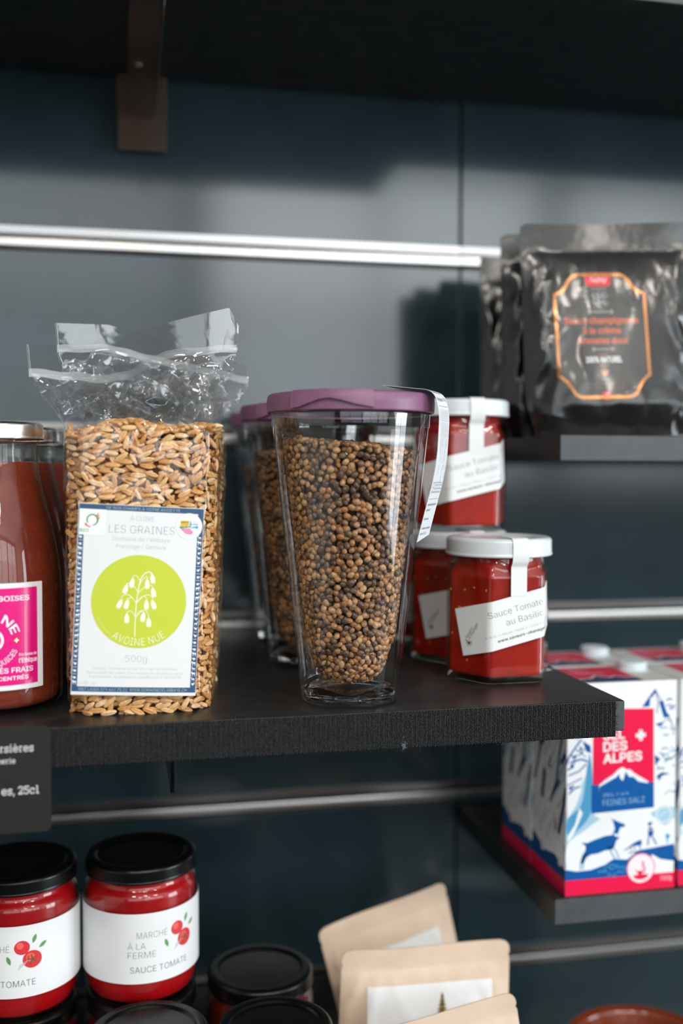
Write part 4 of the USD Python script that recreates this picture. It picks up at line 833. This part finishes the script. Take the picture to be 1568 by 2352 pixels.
    p.add(Polygon(q((808, 1398), (1252, 1375), (1252, 1560), (806, 1602))), blue, 8)
    p.add(P_((860, 1400), (905, 1360), (960, 1325), (1005, 1280), (1030, 1270), (1060, 1290), (1075, 1283), (1120, 1320), (1165, 1345), (1210, 1372), (1210, 1420), (860, 1440)), wh, 9)
    p.add(P_((862, 1412), (930, 1372), (985, 1340), (1000, 1316), (1012, 1352), (1030, 1368), (1050, 1300), (1075, 1340), (1105, 1338), (1140, 1372), (1210, 1385), (1212, 1440), (860, 1460)), blue, 10)
    for s, x, y, h, w in (('SEL', 890, 1078, 6.7, 17.5), ('DES', 890, 1160, 6.7, 19.5), ('ALPES', 890, 1243, 6.7, 31.5)):
        a, b = q((x, y))[0]; p.add(put(fit(s, w, h, bold=True, wt=.02), a, b, rot=1.5), wh, 9)
    a, b = q((1158, 1040))[0]; p.add(affinity.rotate(affinity.translate(unary_union([sbox(-4.1, -1.45, 4.1, 1.45), sbox(-1.45, -4.1, 1.45, 4.1)]), a, b), 2), wh, 9)
    for s, x, y, w in (('SEL FIN', 886, 1482, 20.5), ('FEINES SALZ', 886, 1548, 34)):
        a, b = q((x, y))[0]; p.add(put(fit(s, w, 4.4, wt=.0), a, b, rot=1.5), '#8fb8d8', 9)
    return p.clip(sbox(0, 0, SW*1000, SH*1000))
def salt_side():
    p = Print(); r = np.random.default_rng(9); W, H = SD*1000, SH*1000; navy, grey = '#1c4a76', '#c3ccd4'
    p.add(Polygon([(0, 11.5), (W, 11.5), (W, 19), (W*.7, 25), (W*.4, 22), (0, 30)]), '#0b4d8c', 3)
    for k in range(70):
        x = r.uniform(-5, W); y = r.uniform(26, H-22); l = r.uniform(10, 34); p.add(stroke([(x, y), (x+l*.55, y+l*.75+r.normal(0, 2))], r.uniform(.3, 1.1)), (grey, '#dbe0e5', '#b8c4d0')[k % 3], 1)
    for pts, w in ((((W*.92, H*.80), (W*.80, H*.66), (W*.72, H*.52), (W*.55, H*.40)), 3.2), (((W*.86, H*.62), (W*.95, H*.66)), 4), (((W*.62, H*.44), (W*.80, H*.52)), 3), (((W*.98, H*.50), (W*.88, H*.36), (W*.80, H*.28)), 4.5), (((W*.30, H*.86), (W*.26, H*.70), (W*.16, H*.55), (W*.06, H*.46)), 3.4), (((W*.22, H*.64), (W*.40, H*.70)), 4), (((W*.36, H*.52), (W*.30, H*.40)), 6)):
        p.add(stroke(pts, w), navy, 4)
    for x, y in ((W*.50, H*.78), (W*.52, H*.58), (W*.12, H*.74), (W*.70, H*.30)): p.add(Polygon([(x-1.6, y-4), (x+1.6, y-4), (x+.9, y+5), (x-.9, y+5)]), '#cf2b46', 5)
    for k in range(9): p.add(Point(r.uniform(0, W), r.uniform(22, 44)).buffer(r.uniform(2, 4)), '#f4f5f5', 4)
    p.add(sbox(0, 0, W, 11.6), '#f0124a', 6)
    return p.clip(sbox(0, 0, W, H))
def make_salt(label, loc, rz=0):
    t = thing('salt_carton', label, 'carton', loc, rz, group='cartons of alpine salt')
    body = part(t, 'box', rbx(0, SW, 0, SD, 0, SH, .0011), 'carton', smooth=40)
    sc = lambda p: setattr(p, 'items', [(affinity.scale(g, .001, .001, origin=(0, 0)), c_, k) for g, c_, k in p.items]) or p
    rnd = rrect(.0004, .0006, SW-.0004, SH-.0004, .0006)
    sc(salt_front()).build(body, 'front_print', flat((0, -.00002, 0), (1, 0, 0), (0, 0, 1)), m='gloss_print')
    sc(salt_side()).build(body, 'side_print', flat((-.00002, SD, 0), (0, -1, 0), (0, 0, 1)), m='gloss_print')
    p = Print(); p.add(sbox(.4, .4, 88.2, 62.6), '#d9d8d6', 0).add(Polygon([(15, 12), (63, 12), (63, 58), (15, 58)]), '#d81e48', 1).add(Polygon([(15, 3), (63, 3), (63, 16), (55, 15), (48, 20), (42, 16), (34, 24), (26, 15), (15, 14)]), '#123c66', 2).add(stroke([(15, 14.5), (26, 16.5), (34, 26), (42, 18), (48, 22), (55, 17), (63, 17)], 1.5), '#ece9ea', 3)
    for k, s in enumerate(('SEL', 'DES', 'ALPES')): p.add(put(fit(s, (13, 15, 24)[k], 6.2, bold=True), 21, 48-k*8.5), '#ef9aac', 3)
    sc(p).build(body, 'top_print', flat((0, 0, SH+.00002), (1, 0, 0), (0, 1, 0)))
    part(t, 'pour_spout', lathe(fillet([(.0118, 0), (.0118, .0052), (.0108, .0064), (0, .0066)], .0008, 4), 48).apply_translation((.0755, .047, SH+.0001)), 'spout', smooth=35, label='pale translucent pouring spout')
    return t
salt = make_salt('front salt carton with its blue goat scene in full view', (.3221, .7105, Z_S))
dup(salt, 'salt carton right behind the front one, only its side and top edge showing', (.3215, .7755, Z_S))
dup(salt, 'salt carton cut off by the right edge of the picture', (.4150, .7120, Z_S))
dup(salt, 'salt carton behind the one at the right picture edge', (.4155, .7770, Z_S))

# ================================================================== BLACK STAND-UP POUCHES
def pouch_surface(W, H, depth, seed, wr=.0024):
    """front (s=-1) and back (s=+1) sheets as functions of (u in -1..1, v in 0..1)"""
    def fn(u, v, s):
        u, v = np.asarray(u, float), np.asarray(v, float); w = W/2*(1-.085*(1-v)**2*0 - .10*np.exp(-(v/.12)**2))
        full = np.clip(1-v/.86, 0, 1)**.62*np.clip(.55+v*3, 0, 1); d = depth/2*full*(1-np.abs(u)**2.6)**.75
        x = u*w; z = v*H - .006*np.exp(-(v/.06)**2)*(1-u*u)*(s < 0)*0
        P = np.stack([x*30, v*H*16, np.full_like(x, 2.0*s)], -1); rg = 1-np.abs(2*meshkit.fbm(P, 3, seed)-1); edge = np.exp(-((np.abs(u)-.78)/.16)**2)
        P2 = np.stack([x*60+v*3*np.sign(u), v*H*26, np.full_like(x, 5.0*s)], -1); rg2 = 1-np.abs(2*meshkit.fbm(P2, 2, seed+3)-1)
        y = s*(d + (.0012*rg**3 + wr*2.0*edge*(rg2-.5))*np.clip((.90-v)*6, 0, 1)*np.clip((1-np.abs(u))*8, 0, 1) + .0004) + .004*np.sin(u*2.1+seed)*(v**2)
        return np.stack([x, y, z], -1)
    return fn
def make_pouch(name, label, cat_, group, loc, rz, W, H, depth, seed, m, lean=0.0, rc=.05, notch=True):
    t = thing(name, label, cat_, loc, rz, group=group); fn = pouch_surface(W, H, depth, seed)
    nu, nv = 81, 90; u = np.linspace(-1, 1, nu); v = np.linspace(0, 1, nv); U, V_ = np.meshgrid(u, v)
    sq = np.ones_like(V_); vr = np.clip((V_-(1-rc*W/H))/(rc*W/H), 0, 1); inset = (1-np.sqrt(np.clip(1-vr**2, 0, 1)))*rc*2
    Uc = U*(1-inset)
    if notch: Uc = Uc*(1-.020*np.exp(-((V_-.905)/.008)**2))
    L = lambda P: P*np.array([1, 1, 1.0]) + np.stack([0*P[..., 2], lean*P[..., 2], 0*P[..., 2]], -1)
    A, B = L(fn(Uc, V_, -1)), L(fn(Uc, V_, 1)); va, fa = grid_mesh(A); vb, fb = grid_mesh(B); n = len(va)
    i = np.arange(nu*nv).reshape(nv, nu); rim = np.r_[i[:, 0][::-1], i[0, 1:], i[1:, -1], i[-1, ::-1][1:]]; k = len(rim); e = np.stack([rim[:-1], rim[1:], rim[1:]+n, rim[:-1]+n], 1)
    f = np.vstack([fa[:, ::-1], fb+n, e]); body = part(t, 'body', trimesh.Trimesh(np.vstack([va, vb]), np.vstack([f[:, :3], f[:, [0, 2, 3]]]), process=False), m, smooth=50)
    surf = lambda x, z, d: (lambda P: P + np.stack([0*d*P[:, 0], -np.broadcast_to(d, P[:, 0].shape), 0*P[:, 0]], 1))(L(fn(x/(W/2), z/H, -1)))
    sl_ = L(fn(U[-9:, :], V_[-9:, :], -1)); 
    return t, body, surf
def pouch_label(body, surf, ox, oz):
    p = Print()
    half = [(0, 96), (17.5, 96)] + [(21.5, 94.6), (25, 91), (27.5, 86.8), (31, 83.0), (35, 81.2), (37.5, 80.6)] + [(37.5, 17.0), (34.5, 15.4), (31, 12), (28, 7.5), (25, 2.6), (21, .6), (17.5, .2), (0, .2)]
    out = Polygon(half + [(-x, y) for x, y in half[::-1]]).buffer(0).buffer(1.0).buffer(-1.0); cop = '#b9703a'
    p.add(out, '#2a2a2a', 0)
    ringp = out.difference(out.buffer(-2.6))
    tab = sbox(-10.4, 88.5, 10.4, 96.4).union(Point(-7, 89).buffer(3.4)).union(Point(7, 89).buffer(3.4)).union(sbox(-7, 85.8, 7, 90)); p.add(tab, '#e0102f', 4)
    wv = [(x, 90.6+1.5*math.sin(x*2.1)+.5*math.sin(x*.9)) for x in np.arange(-7, 7.1, .2)]; p.add(stroke(wv, .7), '#f6d4d8', 5)
    lg = '#8b8d8f'; p.add(sbox(-6.5, 82.6, 6.5, 84.8), '#606264', 1)
    for x, y, r_ in ((-4, 78.5, 2.2), (0, 79.5, 2.0), (4.5, 79, 2.4), (-3.5, 74, 2.2), (.5, 75, 2.6), (4.8, 73, 2.0), (-1.5, 71.6, 1.6)): p.add(Point(x, y).buffer(r_).difference(Point(x+.5, y+.3).buffer(r_*.55)), lg, 1)
    for y, w in ((66.0, 20), (37.6, 17)): p.add(unary_union([sbox(-w/2+3, y-.5, w/2-3, y+.5), Point(-w/2+1, y).buffer(1.5), Point(w/2-1, y).buffer(1.5)]), lg, 1)
    org = '#d2591f'
    for s, y, w, h in (('Sauce champignons', 57.2, 60, 4.6), ('à la crème', 49.6, 31, 4.6), ('Aromates doux', 42.0, 41, 4.4)): p.add(put(fit(s, w, h, bold=True, wt=.02), 0, y, 'c'), org, 1)
    p.add(sbox(-4, 33.2, 4, 34.6), '#7c4a34', 1).add(put(fit('100% NATUREL', 29, 4.0, bold=True, wt=.03), 0, 27.8, 'c'), '#e9e9e9', 2).add(sbox(-4, 25.0, 4, 26.4), '#7c4a34', 1)
    p.add(Polygon([(-3, 21.5), (3, 21.5), (1.4, 18), (0, 17.4), (-1.6, 18)]), org, 1).add(put(fit('250 g', 5.5, 1.8), 0, 14.4, 'c'), lg, 1)
    p.add(put(fit('Préparation artisanale en Suisse', 30, 1.9, wt=.0), 0, 10.6, 'c'), '#7c4a34', 1).add(put(fit('sans conservateur ni colorant', 30, 1.9), 0, 7.8, 'c'), '#7c4a34', 1)
    p.add(rrect(-3.6, -.6, 3.6, 5.6, 2), '#e0203a', 5).add(stroke([(0, 1.0), (0, 4.2)], 1.1), '#f5c7cc', 6)
    tr = lambda g: affinity.translate(affinity.scale(g, .00096, .00101, origin=(0, 0)), ox, oz)
    p.items = [(tr(g), c_, k) for g, c_, k in p.items]; p.build(body, 'label_print', surf, edge=.003, base=.0004, m='gloss_print')
    part(body, 'copper_border', sheet(tr(ringp), lambda u, v, d: surf(u, v, d+.00045), .00012, .003), 'copper', smooth=40, label='shiny copper line framing the label')
g_ = 'black stand-up pouches of mushroom sauce'
for i, (lb, lo, rz, sd) in enumerate((('glossy black pouch with a copper-framed mushroom sauce label, in front', (.3715, .7420, Z_P), -.12, 2),
                                      ('second black pouch, its left edge showing behind the labelled one', (.3680, .7900, Z_P), -.10, 5),
                                      ('third black pouch, farthest back against the wall', (.3740, .8550, Z_P), -.12, 9))):
    t, b_, s_ = make_pouch('sauce_pouch', lb, 'pouch', g_, lo, rz, (.1360, .1330, .1330)[i], (.1640, .1640, .1600)[i], .036, sd, 'pouch_black', lean=.06, rc=.035, notch=False)
    if i == 0: UsdGeom.Xformable(t).AddRotateYOp().Set(-1.6)
    if i == 0: pouch_label(b_, s_, -.0100, .0278)

# ================================================================== KRAFT POUCHES ON THE LOWER SHELF
def kraft(label, loc, rz, W, H, seed, lean, tilt, lab):
    t, b_, s_ = make_pouch('kraft_pouch', label, 'pouch', 'brown kraft pouches on the lower shelf', loc, rz, W, H, .030, seed, 'kraft', lean=lean, rc=.055)
    if tilt: UsdGeom.Xformable(t).AddRotateYOp().Set(tilt)
    if lab:
        x0, x1, z0, z1 = lab; q = part(b_, 'paper_label', sheet(sbox(x0, z0, x1, z1), lambda u, v, d: s_(u, v, d+.0005), .0002, .004), 'paper', label='white paper label with a small brown conifer')
        p = Print(); cx_ = (x0+x1)/2+.0085; zt = z1-.006
        for k in range(5): p.add(Polygon([(cx_-.0014-.0009*k, zt-.0028*k-.0040), (cx_+.0014+.0009*k, zt-.0028*k-.0040), (cx_, zt-.0028*k)]), ('#5a4a1c', '#7d6524')[k % 2], 1+k)
        for k in range(3): p.add(sbox(x0+.006, zt-.028-.006*k, x1-.02, zt-.0265-.006*k), '#b9bcc0', 1)
        p.build(q, 'print', lambda u, v, d: s_(u, v, d+.0005), edge=.004, base=.00025)
kraft('brown kraft pouch standing tilted at the back of the lower shelf', (.2330, .8000, Z_LOW), .20, .1120, .1190, 3, .06, -13, (-.030, .040, .03, .088))
kraft('brown kraft pouch in the middle, its white label with a small brown conifer', (.2165, .7250, Z_LOW-.003), -.02, .1300, .1185, 6, .03, 2.5, (-.046, .050, .02, .0925))
kraft('brown kraft pouch nearest the camera, cut by the bottom of the picture', (.2170, .6600, Z_LOW-.004), -.03, .1240, .1040, 12, .03, -7.5, (-.03, .036, .02, .0845))

# ================================================================== ROUND TOMATO SAUCE JARS
JH = .0985
def make_tomato_jar(label, loc, rz, sauce='tomato_sauce', wrap=True, name='tomato_jar', group='round jars of tomato sauce'):
    t = thing(name, label, 'jar', loc, rz, group=group)
    prof = fillet([(.0290, .0003), (.0375, .0010), (.0400, .0110), (.0400, .0690), (.0393, .0785), (.0356, .0832), (.0354, .0890)], [.004, .008, .006, .006, .002], 8)
    part(t, 'glass', lathe([(0, .0010), (.0250, .0012)] + prof, 96), 'jar_glass', smooth=40)
    jp = [(0, .0040)] + fillet([(.0280, .0036), (.0352, .0044), (.0379, .0125), (.0379, .0685), (.0372, .0780), (.0335, .0827), (.0334, .0880)], [.004, .008, .006, .006, .002], 8) + [(0, .0880)]
    part(t, 'sauce', lathe(jp, 80), sauce, smooth=40, label='red tomato sauce behind the glass')
    part(t, 'lid', lathe([(0, .0966)] + fillet([(.0300, .0966), (.0318, .0984), (.0368, .0984), (.0388, .0965), (.0388, .0892), (.0392, .0882), (.0386, .0872), (.0362, .0872), (0, .0888)], [.001, .0014, .002, .002, .0008, .0006, .0006, .0004], 5), 96), 'black_lid', smooth=35)
    if wrap:
        sf = cyl(.0403)
        lab = part(t, 'paper_label', sheet(sbox(-.0400*PI+.004, .0205, .0400*PI-.004, .0685), sf, .00018, .003), 'paper', label='white wrap label with two painted tomatoes')
        p = Print(); ink = '#8c9094'
        for s, x, y, w in (('MARCHÉ', -9.5, 46.0, 21), ('À LA', -15.5, 38.8, 12), ('FERME', -15.5, 32.6, 19)): p.add(put(fit(s, w, 4.4, wt=-.02), x, y), ink, 1)
        p.add(put(fit('SAUCE TOMATE', 42, 4.2, wt=-.01), -14.0, 22.6), '#6d7176', 1)
        for x, y, r_ in ((19.5, 48.5, 5.0), (26.0, 40.0, 6.2)):
            p.add(affinity.scale(Point(x, y).buffer(r_), 1, .94), '#d8323a', 1).add(Point(x-1.2, y+1.4).buffer(r_*.45), '#f0655c', 2)
        for k in range(5): p.add(stroke([(26, 40), (26+3*math.cos(k*1.26+.5), 40+3*math.sin(k*1.26+.5))], .9), '#6a5a2c', 3)
        for x, y, a in ((27.5, 53.5, 70), (33, 48.5, 35), (11, 40.5, 110)): p.add(affinity.translate(affinity.rotate(spline([(-3, 0), (0, 1.3), (3, 0), (0, -1.3)]), a, origin=(0, 0)), x, y), '#5f9a5a', 1)
        for k in range(5): p.add(stroke([(17+k*1.1, 34+k*.8), (18.5+k, 37.5+k*.5)], .4), '#b9bec2', 1)
        p.items = [(affinity.translate(affinity.scale(g, .001, .001, origin=(0, 0)), 0, .0055), c_, k) for g, c_, k in p.items]
        p.build(lab, 'print', sf, edge=.003, base=.00024)
    return t
RA, RB = math.radians(8), math.radians(-21)
tj = make_tomato_jar('round tomato sauce jar with white label, right one of the upper pair', (.0140, .7450, Z_LOW+JH), RA)
dup(tj, 'round tomato sauce jar cut by the left picture edge, in the upper pair', (-.0685, .7420, Z_LOW+JH), RB)
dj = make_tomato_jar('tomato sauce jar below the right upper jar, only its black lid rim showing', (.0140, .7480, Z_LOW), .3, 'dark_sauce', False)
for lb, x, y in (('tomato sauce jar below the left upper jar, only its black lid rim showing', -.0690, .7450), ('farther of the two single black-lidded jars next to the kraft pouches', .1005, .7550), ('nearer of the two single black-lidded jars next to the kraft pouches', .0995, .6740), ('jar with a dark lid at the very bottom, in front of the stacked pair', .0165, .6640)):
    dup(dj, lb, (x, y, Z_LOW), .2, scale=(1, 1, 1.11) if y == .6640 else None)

# ================================================================== GLAZED POT ON THE LOWEST RIGHT SHELF
pt = thing('glazed_pot', 'round brown glazed pot at the bottom right corner, seen from above', 'pot', (.4080, .7450, Z_D))
part(pt, 'bowl', lathe([(0, .004), (.040, .004), (.042, 0)] + fillet([(.042, 0), (.047, 0), (.068, .070), (.070, .140), (.0640, .172), (.0660, .1860), (.0630, .1900), (.0560, .1880), (.0545, .172), (.060, .140), (.059, .060), (0, .012)], [.002, .03, .03, .01, .003, .002, .003, .006, .02, .02], 8), 96), 'terracotta', smooth=45)
part(pt, 'dark_contents', lathe([(0, .1775), (.046, .1770), (.0547, .1740)], 64), 'dark_glaze', smooth=40)
